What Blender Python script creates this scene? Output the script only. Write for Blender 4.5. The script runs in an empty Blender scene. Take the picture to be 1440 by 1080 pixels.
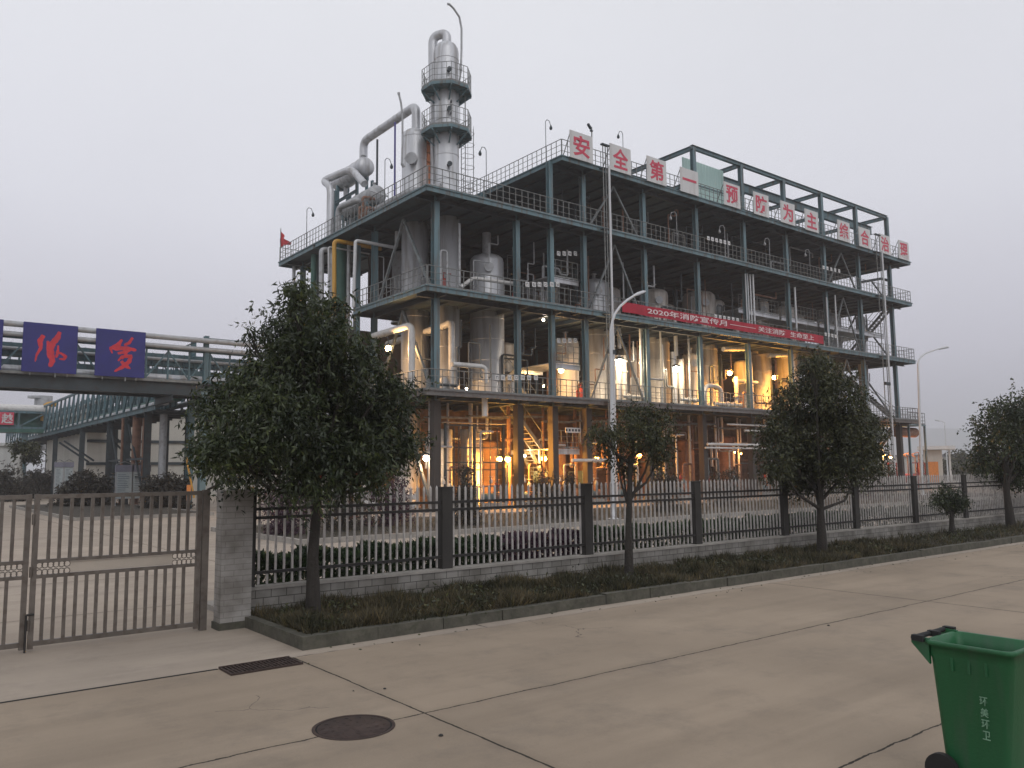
import bpy, math, random
import numpy as np
from mathutils import Vector, Matrix
random.seed(7); rng = np.random.default_rng(7)
SC = bpy.context.scene
COL = SC.collection
V = Vector
# ---------------------------------------------------------------- camera frame (x along the street, y into the plant, z up)
F, CX, CY, EYE = 1146.0, 720.0, 540.0, 2.0
def camv(u, v): return V(((u-CX)/F, -(v-CY)/F, -1.0))
_x = camv(2190, 648).normalized(); _y = camv(-183, 672); _y = (_y - _x*_x.dot(_y)).normalized(); _z = _x.cross(_y)
ROT = Matrix((_x, _y, _z))
EYEP = V((0, 0, EYE))
def ray(u, v): return ROT @ camv(u, v)
def PX(u, v, x): d = ray(u, v); return EYEP + d*(x/d.x)
def PY(u, v, y): d = ray(u, v); return EYEP + d*(y/d.y)
def PZ(u, v, z=0.0): d = ray(u, v); return EYEP + d*((z-EYE)/d.z)
FWD = ROT @ V((0, 0, -1))
def pxm(p): return F/((V(p)-EYEP).dot(FWD))
# ---------------------------------------------------------------- materials
MATS = {}
def mat(name, col, rough=0.6, metal=0.0, var=0.25, scale=1.5, bump=0.0, bscale=30, streak=False, spec=0.5, dirt=None, dirtamt=0.0):
    m = bpy.data.materials.new(name); m.use_nodes = True
    nt = m.node_tree; N = nt.nodes; L = nt.links
    b = N['Principled BSDF']; b.inputs['Roughness'].default_value = rough; b.inputs['Metallic'].default_value = metal
    b.inputs['Specular IOR Level'].default_value = spec
    tc = N.new('ShaderNodeTexCoord'); mp = N.new('ShaderNodeMapping'); L.new(tc.outputs['Object'], mp.inputs[0])
    if streak: mp.inputs['Scale'].default_value = (1, 1, 0.12)
    n = N.new('ShaderNodeTexNoise'); n.inputs['Scale'].default_value = scale; n.inputs['Detail'].default_value = 6; n.inputs['Roughness'].default_value = 0.65
    L.new(mp.outputs[0], n.inputs['Vector'])
    r = N.new('ShaderNodeValToRGB'); L.new(n.outputs[0], r.inputs[0])
    c = np.array(col)
    r.color_ramp.elements[0].position = 0.3; r.color_ramp.elements[1].position = 0.72
    r.color_ramp.elements[0].color = (*np.clip(c*(1-var), 0, 1), 1); r.color_ramp.elements[1].color = (*np.clip(c*(1+var), 0, 1), 1)
    out = r.outputs[0]
    if dirt is not None:
        n2 = N.new('ShaderNodeTexNoise'); n2.inputs['Scale'].default_value = scale*3.1; n2.inputs['Detail'].default_value = 8; L.new(mp.outputs[0], n2.inputs['Vector'])
        r2 = N.new('ShaderNodeValToRGB'); r2.color_ramp.elements[0].position = 0.5; r2.color_ramp.elements[1].position = 0.68; L.new(n2.outputs[0], r2.inputs[0])
        mu = N.new('ShaderNodeMath'); mu.operation = 'MULTIPLY'; mu.inputs[1].default_value = dirtamt; L.new(r2.outputs[0], mu.inputs[0])
        mx = N.new('ShaderNodeMix'); mx.data_type = 'RGBA'; L.new(mu.outputs[0], mx.inputs[0]); L.new(out, mx.inputs[6]); mx.inputs[7].default_value = (*dirt, 1)
        out = mx.outputs[2]
    L.new(out, b.inputs['Base Color'])
    if bump:
        n3 = N.new('ShaderNodeTexNoise'); n3.inputs['Scale'].default_value = bscale; n3.inputs['Detail'].default_value = 5; L.new(tc.outputs['Object'], n3.inputs['Vector'])
        bp = N.new('ShaderNodeBump'); bp.inputs['Strength'].default_value = bump; bp.inputs['Distance'].default_value = 0.02
        L.new(n3.outputs[0], bp.inputs['Height']); L.new(bp.outputs[0], b.inputs['Normal'])
    MATS[name] = m
    return m
def emis(name, col, s):
    m = bpy.data.materials.new(name); m.use_nodes = True; b = m.node_tree.nodes['Principled BSDF']
    b.inputs['Base Color'].default_value = (0.8, 0.8, 0.8, 1); b.inputs['Emission Color'].default_value = (*col, 1); b.inputs['Emission Strength'].default_value = s
    MATS[name] = m; return m
RUST = (0.10, 0.05, 0.03)
mat('teal_steel', (0.11, 0.182, 0.205), 0.5, 0, 0.28, 1.4, streak=True, dirt=(0.10, 0.07, 0.05), dirtamt=0.75)
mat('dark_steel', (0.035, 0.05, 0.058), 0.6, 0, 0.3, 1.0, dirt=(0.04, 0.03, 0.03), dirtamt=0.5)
mat('bridge_steel', (0.085, 0.155, 0.18), 0.55, 0, 0.25, 1.2, streak=True, dirt=(0.05, 0.045, 0.04), dirtamt=0.6)
mat('worn_steel', (0.13, 0.125, 0.12), 0.6, 0, 0.3, 1.5, dirt=(0.09, 0.06, 0.045), dirtamt=0.7)
mat('deck_plate', (0.05, 0.075, 0.085), 0.7, 0, 0.3, 0.8, dirt=(0.05, 0.035, 0.03), dirtamt=0.6)  # dark teal, shade under the decks is put into the colour
mat('brace_steel', (0.15, 0.17, 0.175), 0.55, 0, 0.25, 1.6, dirt=(0.09, 0.075, 0.06), dirtamt=0.6)
mat('fireproofing', (0.05, 0.044, 0.04), 0.9, 0, 0.3, 1.2, bump=0.4, streak=True)
mat('rail_steel', (0.19, 0.20, 0.195), 0.5, 0.1, 0.25, 2.0, dirt=(0.1, 0.08, 0.06), dirtamt=0.5)
mat('cladding', (0.54, 0.55, 0.57), 0.38, 0.35, 0.12, 0.9, bump=0.12, bscale=6, streak=True, dirt=(0.24, 0.22, 0.20), dirtamt=0.65)
mat('cladding_warm', (0.60, 0.56, 0.51), 0.45, 0.2, 0.16, 1.1, bump=0.12, bscale=6, streak=True, dirt=(0.20, 0.15, 0.11), dirtamt=0.65)
mat('pipe_grey', (0.38, 0.39, 0.40), 0.45, 0.2, 0.2, 1.3, dirt=(0.18, 0.16, 0.15), dirtamt=0.45)
mat('pipe_white', (0.58, 0.57, 0.55), 0.5, 0.05, 0.14, 1.1, dirt=(0.3, 0.27, 0.23), dirtamt=0.4)
mat('pipe_yellow', (0.50, 0.27, 0.04), 0.5, 0, 0.16, 1.5, streak=True, dirt=(0.2, 0.1, 0.04), dirtamt=0.55)
mat('pipe_green', (0.04, 0.115, 0.09), 0.5, 0, 0.2, 1.5)
mat('pipe_purple', (0.07, 0.06, 0.25), 0.5, 0, 0.2, 1.5)
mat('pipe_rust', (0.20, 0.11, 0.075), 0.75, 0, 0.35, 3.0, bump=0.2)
mat('red_paint', (0.26, 0.03, 0.025), 0.5, 0, 0.25, 3.0, dirt=(0.1, 0.05, 0.04), dirtamt=0.5)
mat('machine_paint', (0.10, 0.15, 0.16), 0.5, 0.1, 0.3, 4.0, dirt=RUST, dirtamt=0.6)
mat('back_wall', (0.07, 0.05, 0.045), 0.85, 0, 0.25, 0.6, bump=0.2)  # near black, the dark of the deck interiors is put into the colour
mat('sign_white', (0.60, 0.60, 0.59), 0.5, 0, 0.05, 1.0, streak=True, dirt=(0.4, 0.37, 0.35), dirtamt=0.4)
mat('sign_red', (0.55, 0.035, 0.08), 0.5, 0, 0.12, 3.0, dirt=(0.5, 0.25, 0.25), dirtamt=0.35)
mat('sign_blue', (0.016, 0.018, 0.15), 0.5, 0, 0.2, 1.2)
mat('brush_red', (0.50, 0.02, 0.035), 0.5, 0, 0.25, 4.0)
mat('banner_red', (0.36, 0.006, 0.028), 0.7, 0, 0.2, 1.3)
mat('banner_text', (0.75, 0.62, 0.62), 0.6, 0, 0.05, 2)
mat('flag_red', (0.55, 0.06, 0.07), 0.8, 0, 0.1, 2)
mat('lamp_white', (0.55, 0.56, 0.57), 0.45, 0.1, 0.08, 1.0)
mat('dark_metal', (0.03, 0.028, 0.026), 0.55, 0.3, 0.2, 3)
mat('gate_metal', (0.165, 0.145, 0.125), 0.42, 0.55, 0.25, 4.0, dirt=(0.07, 0.045, 0.03), dirtamt=0.4)
mat('gate_plate', (0.44, 0.385, 0.32), 0.6, 0.0, 0.08, 2.0)
mat('picket_steel', (0.50, 0.475, 0.45), 0.4, 0.35, 0.18, 3.0, dirt=(0.14, 0.12, 0.1), dirtamt=0.5)
mat('post_brown', (0.034, 0.031, 0.027), 0.75, 0, 0.2, 2.5, bump=0.15)
mat('soil', (0.05, 0.042, 0.03), 0.95, 0, 0.4, 3.0, bump=0.6, bscale=20)
mat('terrain', (0.07, 0.07, 0.045), 0.95, 0, 0.4, 0.05)
mat('hill_green', (0.05, 0.065, 0.05), 0.95, 0, 0.3, 0.01)
mat('kerb_stone', (0.085, 0.08, 0.062), 0.9, 0, 0.4, 4.0, bump=0.4, bscale=25, dirt=(0.045, 0.05, 0.03), dirtamt=0.6)
mat('inner_kerb', (0.30, 0.28, 0.25), 0.9, 0, 0.25, 3.0, bump=0.3)
mat('bark', (0.034, 0.029, 0.024), 0.9, 0, 0.35, 9.0, bump=0.8, bscale=30, streak=True)
mat('bark_limed', (0.45, 0.44, 0.41), 0.9, 0, 0.2, 5.0, bump=0.4)
mat('grate_iron', (0.055, 0.036, 0.03), 0.7, 0.3, 0.35, 8, bump=0.3)
mat('hole_black', (0.008, 0.008, 0.008), 0.9, 0, 0.1, 2)
mat('bin_green', (0.010, 0.10, 0.034), 0.5, 0, 0.2, 3.0, bump=0.12, bscale=50, streak=True, dirt=(0.045, 0.085, 0.055), dirtamt=0.55)
mat('bin_rubber', (0.012, 0.012, 0.012), 0.8, 0, 0.2, 6)
mat('bin_print', (0.17, 0.32, 0.21), 0.6, 0, 0.3, 30)
mat('house_white', (0.62, 0.63, 0.62), 0.7, 0, 0.08, 0.5, streak=True, dirt=(0.4, 0.39, 0.37), dirtamt=0.3)
mat('wall_cream', (0.50, 0.48, 0.43), 0.8, 0, 0.1, 0.4, streak=True, dirt=(0.36, 0.34, 0.3), dirtamt=0.4)
mat('roof_grey', (0.16, 0.16, 0.17), 0.8, 0, 0.2, 0.8)
mat('orange_paint', (0.62, 0.22, 0.05), 0.6, 0, 0.15, 4)
mat('board_face', (0.40, 0.45, 0.46), 0.4, 0, 0.12, 5)
mat('board_head', (0.20, 0.20, 0.25), 0.5, 0, 0.1, 3)
mat('board_ink', (0.14, 0.17, 0.20), 0.6, 0, 0.1, 3)
mat('glass_dark', (0.03, 0.04, 0.045), 0.15, 0, 0.1, 2)
mat('scaffold_sheet', (0.75, 0.30, 0.16), 0.8, 0, 0.15, 4)
emis('glow_yellow', (1.0, 0.56, 0.08), 45); emis('glow_white', (1.0, 0.85, 0.65), 55); emis('glow_warm', (1.0, 0.66, 0.28), 45); emis('glow_orange', (1.0, 0.38, 0.08), 30)
# green translucent sheet
m = bpy.data.materials.new('green_sheet'); m.use_nodes = True; b = m.node_tree.nodes['Principled BSDF']
b.inputs['Base Color'].default_value = (0.42, 0.58, 0.54, 1); b.inputs['Roughness'].default_value = 0.3; b.inputs['Transmission Weight'].default_value = 0.0
nt = m.node_tree; tr = nt.nodes.new('ShaderNodeBsdfTranslucent'); tr.inputs[0].default_value = (0.62, 0.82, 0.76, 1); ms = nt.nodes.new('ShaderNodeMixShader'); ms.inputs[0].default_value = 0.55
nt.links.new(b.outputs[0], ms.inputs[1]); nt.links.new(tr.outputs[0], ms.inputs[2]); nt.links.new(ms.outputs[0], nt.nodes['Material Output'].inputs[0]); MATS['green_sheet'] = m
# foliage
def leafmat(name, c1, c2, scale=9.0, rough=0.42):
    m = bpy.data.materials.new(name); m.use_nodes = True; nt = m.node_tree; N = nt.nodes; L = nt.links; b = N['Principled BSDF']; b.inputs['Roughness'].default_value = rough
    tc = N.new('ShaderNodeTexCoord')
    n1 = N.new('ShaderNodeTexNoise'); n1.inputs['Scale'].default_value = scale; L.new(tc.outputs['Object'], n1.inputs['Vector'])
    n2 = N.new('ShaderNodeTexNoise'); n2.inputs['Scale'].default_value = 1.3; L.new(tc.outputs['Object'], n2.inputs['Vector'])
    ad = N.new('ShaderNodeMath'); ad.operation = 'ADD'; L.new(n1.outputs[0], ad.inputs[0]); L.new(n2.outputs[0], ad.inputs[1])
    r = N.new('ShaderNodeValToRGB'); r.color_ramp.elements[0].position = 0.42; r.color_ramp.elements[1].position = 0.62
    ml = N.new('ShaderNodeMath'); ml.operation = 'MULTIPLY'; ml.inputs[1].default_value = 0.5; L.new(ad.outputs[0], ml.inputs[0]); L.new(ml.outputs[0], r.inputs[0])
    r.color_ramp.elements[0].color = (*c1, 1); r.color_ramp.elements[1].color = (*c2, 1)
    av = N.new('ShaderNodeAttribute'); av.attribute_name = 'tone'; tr_ = N.new('ShaderNodeValToRGB'); L.new(av.outputs['Fac'], tr_.inputs[0]); te = tr_.color_ramp.elements; te[0].color = (0.55, 0.55, 0.6, 1); te[1].color = (1.7, 1.6, 1.2, 1); q_ = te.new(0.7); q_.color = (1, 1, 0.95, 1); q_ = te.new(0.93); q_.color = (1.5, 1.35, 1.0, 1)
    mt_ = N.new('ShaderNodeMix'); mt_.data_type = 'RGBA'; mt_.blend_type = 'MULTIPLY'; mt_.inputs[0].default_value = 1; L.new(r.outputs[0], mt_.inputs[6]); L.new(tr_.outputs[0], mt_.inputs[7])
    L.new(mt_.outputs[2], b.inputs['Base Color'])
    t = N.new('ShaderNodeBsdfTranslucent'); L.new(mt_.outputs[2], t.inputs[0]); ms = N.new('ShaderNodeMixShader'); ms.inputs[0].default_value = 0.22
    L.new(b.outputs[0], ms.inputs[1]); L.new(t.outputs[0], ms.inputs[2]); L.new(ms.outputs[0], N['Material Output'].inputs[0]); MATS[name] = m
leafmat('leaf_camphor', (0.022, 0.034, 0.016), (0.068, 0.092, 0.036))
leafmat('leaf_olive', (0.028, 0.036, 0.016), (0.080, 0.088, 0.038))
leafmat('leaf_hedge', (0.020, 0.045, 0.015), (0.055, 0.10, 0.035))
leafmat('leaf_purple', (0.05, 0.02, 0.04), (0.10, 0.05, 0.08))
leafmat('leaf_shrub', (0.030, 0.028, 0.020), (0.07, 0.06, 0.045))
leafmat('grass_blade', (0.035, 0.036, 0.016), (0.12, 0.098, 0.055), 5.0, 0.7)
# concrete with sawn joints
def concrete(name, col, jx, jy, wob=0.012, jw=0.012, stain=(0.13, 0.115, 0.10), patch=0.5):
    m = bpy.data.materials.new(name); m.use_nodes = True; nt = m.node_tree; N = nt.nodes; L = nt.links; b = N['Principled BSDF']; b.inputs['Roughness'].default_value = 0.9; b.inputs['Specular IOR Level'].default_value = 0.25
    tc = N.new('ShaderNodeTexCoord')
    def noise(s, d=6, rr=0.6):
        n = N.new('ShaderNodeTexNoise'); n.inputs['Scale'].default_value = s; n.inputs['Detail'].default_value = d; n.inputs['Roughness'].default_value = rr; L.new(tc.outputs['Object'], n.inputs['Vector']); return n.outputs[0]
    def math_(op, a, b_=None, c=None):
        n = N.new('ShaderNodeMath'); n.operation = op
        for i, x in enumerate((a, b_, c)):
            if x is None: continue
            if isinstance(x, (int, float)): n.inputs[i].default_value = x
            else: L.new(x, n.inputs[i])
        return n.outputs[0]
    c = np.array(col)
    def ramp(x, p0, c0, p1, c1):
        r = N.new('ShaderNodeValToRGB'); L.new(x, r.inputs[0]); r.color_ramp.elements[0].position = p0; r.color_ramp.elements[1].position = p1; r.color_ramp.elements[0].color = (*c0, 1); r.color_ramp.elements[1].color = (*c1, 1); return r.outputs[0]
    def mix(f, a, bb):
        x = N.new('ShaderNodeMix'); x.data_type = 'RGBA'; L.new(f, x.inputs[0])
        for i, y in ((6, a), (7, bb)):
            if isinstance(y, tuple): x.inputs[i].default_value = (*y, 1)
            else: L.new(y, x.inputs[i])
        return x.outputs[2]
    base = ramp(noise(0.35, 8, 0.62), 0.3, tuple(c*0.74), 0.7, tuple(c*1.2))
    fine = ramp(noise(60, 4, 0.8), 0.3, tuple(c*0.82), 0.7, tuple(c*1.18))
    k = N.new('ShaderNodeValue'); k.outputs[0].default_value = 0.35
    out = mix(k.outputs[0], base, fine)
    st = ramp(noise(1.1, 10, 0.75), 0.50, (0, 0, 0), 0.74, (1, 1, 1))
    out = mix(math_('MULTIPLY', st, patch), out, stain)
    st2 = ramp(noise(0.22, 5, 0.6), 0.56, (0, 0, 0), 0.70, (1, 1, 1))
    out = mix(math_('MULTIPLY', st2, 0.35), out, tuple(c*1.3))
    mpt = N.new('ShaderNodeMapping'); mpt.inputs['Scale'].default_value = (0.07, 1.0, 1.0); L.new(tc.outputs['Object'], mpt.inputs[0])
    nt_ = N.new('ShaderNodeTexNoise'); nt_.inputs['Scale'].default_value = 1.4; nt_.inputs['Detail'].default_value = 7; nt_.inputs['Roughness'].default_value = 0.6; L.new(mpt.outputs[0], nt_.inputs['Vector'])
    out = mix(math_('MULTIPLY', ramp(nt_.outputs[0], 0.48, (0, 0, 0), 0.68, (1, 1, 1)), 0.42), out, tuple(c*0.62))
    spk = ramp(noise(14, 3, 0.8), 0.66, (0, 0, 0), 0.72, (1, 1, 1)); out = mix(math_('MULTIPLY', spk, 0.35), out, tuple(c*0.5))
    sx = N.new('ShaderNodeSeparateXYZ'); L.new(tc.outputs['Object'], sx.inputs[0])
    w = math_('MULTIPLY', math_('SUBTRACT', noise(2.2, 6, 0.7), 0.5), wob*8)
    # hairline cracks
    vo = N.new('ShaderNodeTexVoronoi'); vo.feature = 'DISTANCE_TO_EDGE'; vo.inputs['Scale'].default_value = 0.22
    nd = N.new('ShaderNodeTexNoise'); nd.inputs['Scale'].default_value = 0.9; nd.inputs['Detail'].default_value = 8; L.new(tc.outputs['Object'], nd.inputs['Vector'])
    vm = N.new('ShaderNodeVectorMath'); vm.operation = 'MULTIPLY_ADD'; L.new(nd.outputs['Color'], vm.inputs[0]); vm.inputs[1].default_value = (1.2, 1.2, 0); L.new(tc.outputs['Object'], vm.inputs[2]); L.new(vm.outputs[0], vo.inputs['Vector'])
    ck = math_('LESS_THAN', vo.outputs['Distance'], 0.0012)
    ck = math_('MULTIPLY', ck, math_('GREATER_THAN', noise(0.5, 2), 0.56))
    out = mix(math_('MULTIPLY', ck, 0.6), out, (0.06, 0.05, 0.045))
    dist = None
    for axis, vals in ((0, jx), (1, jy)):
        for val in vals:
            d = math_('ABSOLUTE', math_('SUBTRACT', math_('ADD', sx.outputs[axis], w if axis else math_('MULTIPLY', w, 0.5)), val))
            dist = d if dist is None else math_('MINIMUM', dist, d)
    if dist is not None:
        jn = math_('MULTIPLY', noise(7, 4), jw*1.6)
        j = math_('LESS_THAN', dist, jn)
        halo = N.new('ShaderNodeMapRange'); halo.inputs['From Min'].default_value = 0; halo.inputs['From Max'].default_value = 0.12; halo.inputs['To Min'].default_value = 0.45; halo.inputs['To Max'].default_value = 0; L.new(dist, halo.inputs['Value'])
        out = mix(math_('MULTIPLY', halo.outputs[0], noise(3.0)), out, tuple(c*0.55))
        out = mix(j, out, (0.035, 0.03, 0.024))
    L.new(out, b.inputs['Base Color'])
    bp = N.new('ShaderNodeBump'); bp.inputs['Strength'].default_value = 0.35; bp.inputs['Distance'].default_value = 0.01; L.new(noise(45, 6, 0.7), bp.inputs['Height']); L.new(bp.outputs[0], b.inputs['Normal'])
    MATS[name] = m
concrete('road_concrete', (0.305, 0.245, 0.184), [3.76, 12.6, 21.4, 30.3, 39, -5.1], [6.02, 3.16, 0.3, -2.6])
concrete('yard_concrete', (0.38, 0.32, 0.26), [-2.5, 6.4, 15.3, 24.1, 33, 42], [8.72, 13.4, 17.6, 26, 30.2], stain=(0.2, 0.17, 0.15))
def brickmat(name, c1, c2, mortar, bw, bh, face='x', rough=0.6):
    m = bpy.data.materials.new(name); m.use_nodes = True; nt = m.node_tree; N = nt.nodes; L = nt.links; b = N['Principled BSDF']; b.inputs['Roughness'].default_value = rough
    tc = N.new('ShaderNodeTexCoord'); s = N.new('ShaderNodeSeparateXYZ'); L.new(tc.outputs['Object'], s.inputs[0])
    a = N.new('ShaderNodeMath'); a.operation = 'ADD'; L.new(s.outputs[0], a.inputs[0]); L.new(s.outputs[1], a.inputs[1])
    cb = N.new('ShaderNodeCombineXYZ'); L.new(a.outputs[0], cb.inputs[0]); L.new(s.outputs[2], cb.inputs[1])
    br = N.new('ShaderNodeTexBrick'); br.inputs['Scale'].default_value = 1; br.inputs['Brick Width'].default_value = bw; br.inputs['Row Height'].default_value = bh; br.inputs['Mortar Size'].default_value = 0.006
    br.inputs['Color1'].default_value = (*c1, 1); br.inputs['Color2'].default_value = (*c2, 1); br.inputs['Mortar'].default_value = (*mortar, 1); L.new(cb.outputs[0], br.inputs['Vector'])
    n = N.new('ShaderNodeTexNoise'); n.inputs['Scale'].default_value = 2.5; n.inputs['Detail'].default_value = 9; L.new(tc.outputs['Object'], n.inputs['Vector'])
    r = N.new('ShaderNodeValToRGB'); r.color_ramp.elements[0].position = 0.35; r.color_ramp.elements[0].color = (0.5, 0.48, 0.45, 1); r.color_ramp.elements[1].position = 0.6; r.color_ramp.elements[1].color = (1, 1, 1, 1); L.new(n.outputs[0], r.inputs[0])
    mx = N.new('ShaderNodeMix'); mx.data_type = 'RGBA'; mx.blend_type = 'MULTIPLY'; mx.inputs[0].default_value = 0.9; L.new(br.outputs[0], mx.inputs[6]); L.new(r.outputs[0], mx.inputs[7]); L.new(mx.outputs[2], b.inputs['Base Color'])
    bp = N.new('ShaderNodeBump'); bp.inputs['Strength'].default_value = 0.3; bp.invert = True; bp.inputs['Distance'].default_value = 0.01; L.new(br.outputs['Fac'], bp.inputs['Height']); L.new(bp.outputs[0], b.inputs['Normal']); MATS[name] = m
brickmat('pillar_tile', (0.32, 0.305, 0.285), (0.34, 0.325, 0.30), (0.25, 0.235, 0.215), 0.24, 0.075)
brickmat('plinth_tile', (0.22, 0.21, 0.19), (0.28, 0.265, 0.24), (0.07, 0.065, 0.055), 0.22, 0.11)
brickmat('plant_brick', (0.15, 0.095, 0.07), (0.18, 0.115, 0.08), (0.08, 0.05, 0.04), 2.9, 0.22, rough=0.85)
# ---------------------------------------------------------------- mesh builder
ORIG = {}
class MB:
    def __init__(s): s.v = []; s.f = []; s.sm = []
    def add(s, vs, fs, smooth=False):
        n = len(s.v); s.v += [tuple(p) for p in vs]; s.f += [tuple(i+n for i in f) for f in fs]; s.sm += [smooth]*len(fs); return s
    def bx(s, x0, x1, y0, y1, z0, z1):
        return s.add([(x0,y0,z0),(x1,y0,z0),(x1,y1,z0),(x0,y1,z0),(x0,y0,z1),(x1,y0,z1),(x1,y1,z1),(x0,y1,z1)],
                     [(0,3,2,1),(4,5,6,7),(0,1,5,4),(1,2,6,5),(2,3,7,6),(3,0,4,7)])
    def beam(s, a, b, w, h=None, up=None):
        h = h or w; a = V(a); b = V(b); d = (b-a).normalized(); up = V(up) if up else (V((0,0,1)) if abs(d.z) < 0.95 else V((1,0,0)))
        sx = d.cross(up).normalized(); u = sx.cross(d).normalized(); P = []
        for q in (a, b):
            for i, j in ((-1,-1),(1,-1),(1,1),(-1,1)): P.append(q + sx*(i*w/2) + u*(j*h/2))
        return s.add(P, [(0,1,2,3),(7,6,5,4),(0,4,5,1),(1,5,6,2),(2,6,7,3),(3,7,4,0)])
    def hcol(s, x, y, z0, z1, w=0.3, d=0.3, t=0.025):   # H section, web along y
        s.bx(x-w/2, x+w/2, y-d/2, y-d/2+t, z0, z1); s.bx(x-w/2, x+w/2, y+d/2-t, y+d/2, z0, z1); s.bx(x-t/2, x+t/2, y-d/2+t, y+d/2-t, z0, z1); return s
    def ibeam(s, a, b, w=0.2, h=0.4, t=0.02):
        a = V(a); b = V(b); up = V((0,0,1))
        s.beam(a+up*(h/2-t/2), b+up*(h/2-t/2), w, t); s.beam(a-up*(h/2-t/2), b-up*(h/2-t/2), w, t); s.beam(a, b, t, h-2*t-0.002); return s
    def tube(s, pts, r, n=10, bend=0.0, cap=True, rings=0.0, r1=None):
        pts = [V(p) for p in pts]
        if bend > 0 and len(pts) > 2:
            q = [pts[0]]
            for i in range(1, len(pts)-1):
                a, b, c = pts[i-1], pts[i], pts[i+1]; d1 = (a-b); d2 = (c-b); k = min(bend, d1.length*0.49, d2.length*0.49)
                p0 = b + d1.normalized()*k; p2 = b + d2.normalized()*k
                for t in (0, .2, .4, .6, .8, 1): q.append(p0*(1-t)**2 + b*2*t*(1-t) + p2*t*t)
            q.append(pts[-1]); pts = q
        m = len(pts); R = [r + ((r1-r)*i/(m-1) if r1 is not None else 0) for i in range(m)] if not isinstance(r, (list, tuple)) else r
        vs = []; ref = None
        for i, p in enumerate(pts):
            d = ((pts[min(i+1, m-1)] - p).normalized() + (p - pts[max(i-1, 0)]).normalized())
            d = d.normalized() if d.length > 1e-6 else V((0,0,1))
            if ref is None: ref = d.orthogonal().normalized()
            ref = (ref - d*ref.dot(d)); ref = ref.normalized() if ref.length > 1e-6 else d.orthogonal().normalized()
            w = d.cross(ref)
            for k in range(n):
                a = 2*math.pi*k/n; vs.append(p + (ref*math.cos(a) + w*math.sin(a))*R[i])
        fs = [(i*n+k, i*n+(k+1) % n, (i+1)*n+(k+1) % n, (i+1)*n+k) for i in range(m-1) for k in range(n)]
        s.add(vs, fs, True)
        if cap: s.add(vs[:n], [tuple(range(n-1, -1, -1))]); s.add(vs[-n:], [tuple(range(n))])
        if rings:
            for i in range(m-1):
                L_ = (pts[i+1]-pts[i]).length; k = int(L_/rings)
                for j in range(1, k):
                    c = pts[i].lerp(pts[i+1], j/k); d = (pts[i+1]-pts[i]).normalized()
                    s.tube([c-d*0.02, c+d*0.02], R[i]*1.0+0.012, n)
        return s
    def lathe(s, c, prof, n=24):
        c = V(c); vs = []
        for r, z in prof:
            for k in range(n): a = 2*math.pi*k/n; vs.append(c + V((r*math.cos(a), r*math.sin(a), z)))
        m = len(prof); s.add(vs, [(i*n+k, i*n+(k+1) % n, (i+1)*n+(k+1) % n, (i+1)*n+k) for i in range(m-1) for k in range(n)], True)
        return s
    def build(s, name, matn, parent=None, at=None):
        me = bpy.data.meshes.new(name)
        if parent is not None: o0 = ORIG[parent.name]
        elif at is not None: o0 = V(at)
        else:
            a = np.array(s.v); o0 = V(((a[:,0].min()+a[:,0].max())/2, (a[:,1].min()+a[:,1].max())/2, a[:,2].min()))
        me.from_pydata([(p[0]-o0.x, p[1]-o0.y, p[2]-o0.z) for p in s.v], [], s.f)
        me.polygons.foreach_set('use_smooth', s.sm); me.materials.append(MATS[matn]); me.update()
        o = bpy.data.objects.new(name, me); COL.objects.link(o); ORIG[o.name] = o0
        if parent is not None: o.parent = parent
        else: o.location = o0
        return o
def tag(o, label=None, cat=None, group=None, kind=None):
    if label: o['label'] = label
    if cat: o['category'] = cat
    if group: o['group'] = group
    if kind: o['kind'] = kind
    return o
def thing(name, label, cat, loc, group=None):
    o = bpy.data.objects.new(name, None); COL.objects.link(o); o.location = V(loc); ORIG[o.name] = V(loc); o.empty_display_size = 0.3
    return tag(o, label, cat, group)
def one(mb, name, matn, label, cat, group=None): return tag(mb.build(name, matn), label, cat, group)
def struct(mb, name, matn): return tag(mb.build(name, matn, at=(0,0,0)), kind='structure')
# text turned into mesh; placed by a frame (origin = lower left corner, right vector, up vector), normal = right x up
def text(body, name, matn, parent, o, right, up, w, h, depth=0.012, bold=0.0, each=None, italic=0.0):
    cu = bpy.data.curves.new('t', 'FONT'); cu.body = body; cu.size = 1; cu.offset = bold; cu.extrude = 0.02; cu.resolution_u = 3; cu.shear = italic
    t = bpy.data.objects.new('t', cu); COL.objects.link(t); bpy.context.view_layer.update()
    me = bpy.data.meshes.new_from_object(t.evaluated_get(bpy.context.evaluated_depsgraph_get()))
    bpy.data.objects.remove(t); bpy.data.curves.remove(cu)
    co = np.empty(len(me.vertices)*3); me.vertices.foreach_get('co', co); co = co.reshape(-1, 3)
    mn = co.min(0); mx = co.max(0); sz = mx-mn
    u = (co[:,0]-mn[0])/max(sz[0], 1e-6)*w; v = (co[:,1]-mn[1])/max(sz[1], 1e-6)*h; n = (co[:,2]-mn[2])/max(sz[2], 1e-6)*depth
    right = V(right).normalized(); up = V(up).normalized(); nn = right.cross(up); o = V(o) - ORIG[parent.name]
    W = np.array(o)[None, :] + u[:,None]*np.array(right) + v[:,None]*np.array(up) + n[:,None]*np.array(nn)
    me.vertices.foreach_set('co', W.reshape(-1)); me.materials.clear(); me.materials.append(MATS[matn]); me.update(); me.name = name
    ob = bpy.data.objects.new(name, me); COL.objects.link(ob); ob.parent = parent; ORIG[ob.name] = ORIG[parent.name]
    return ob
exec_done = True
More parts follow.
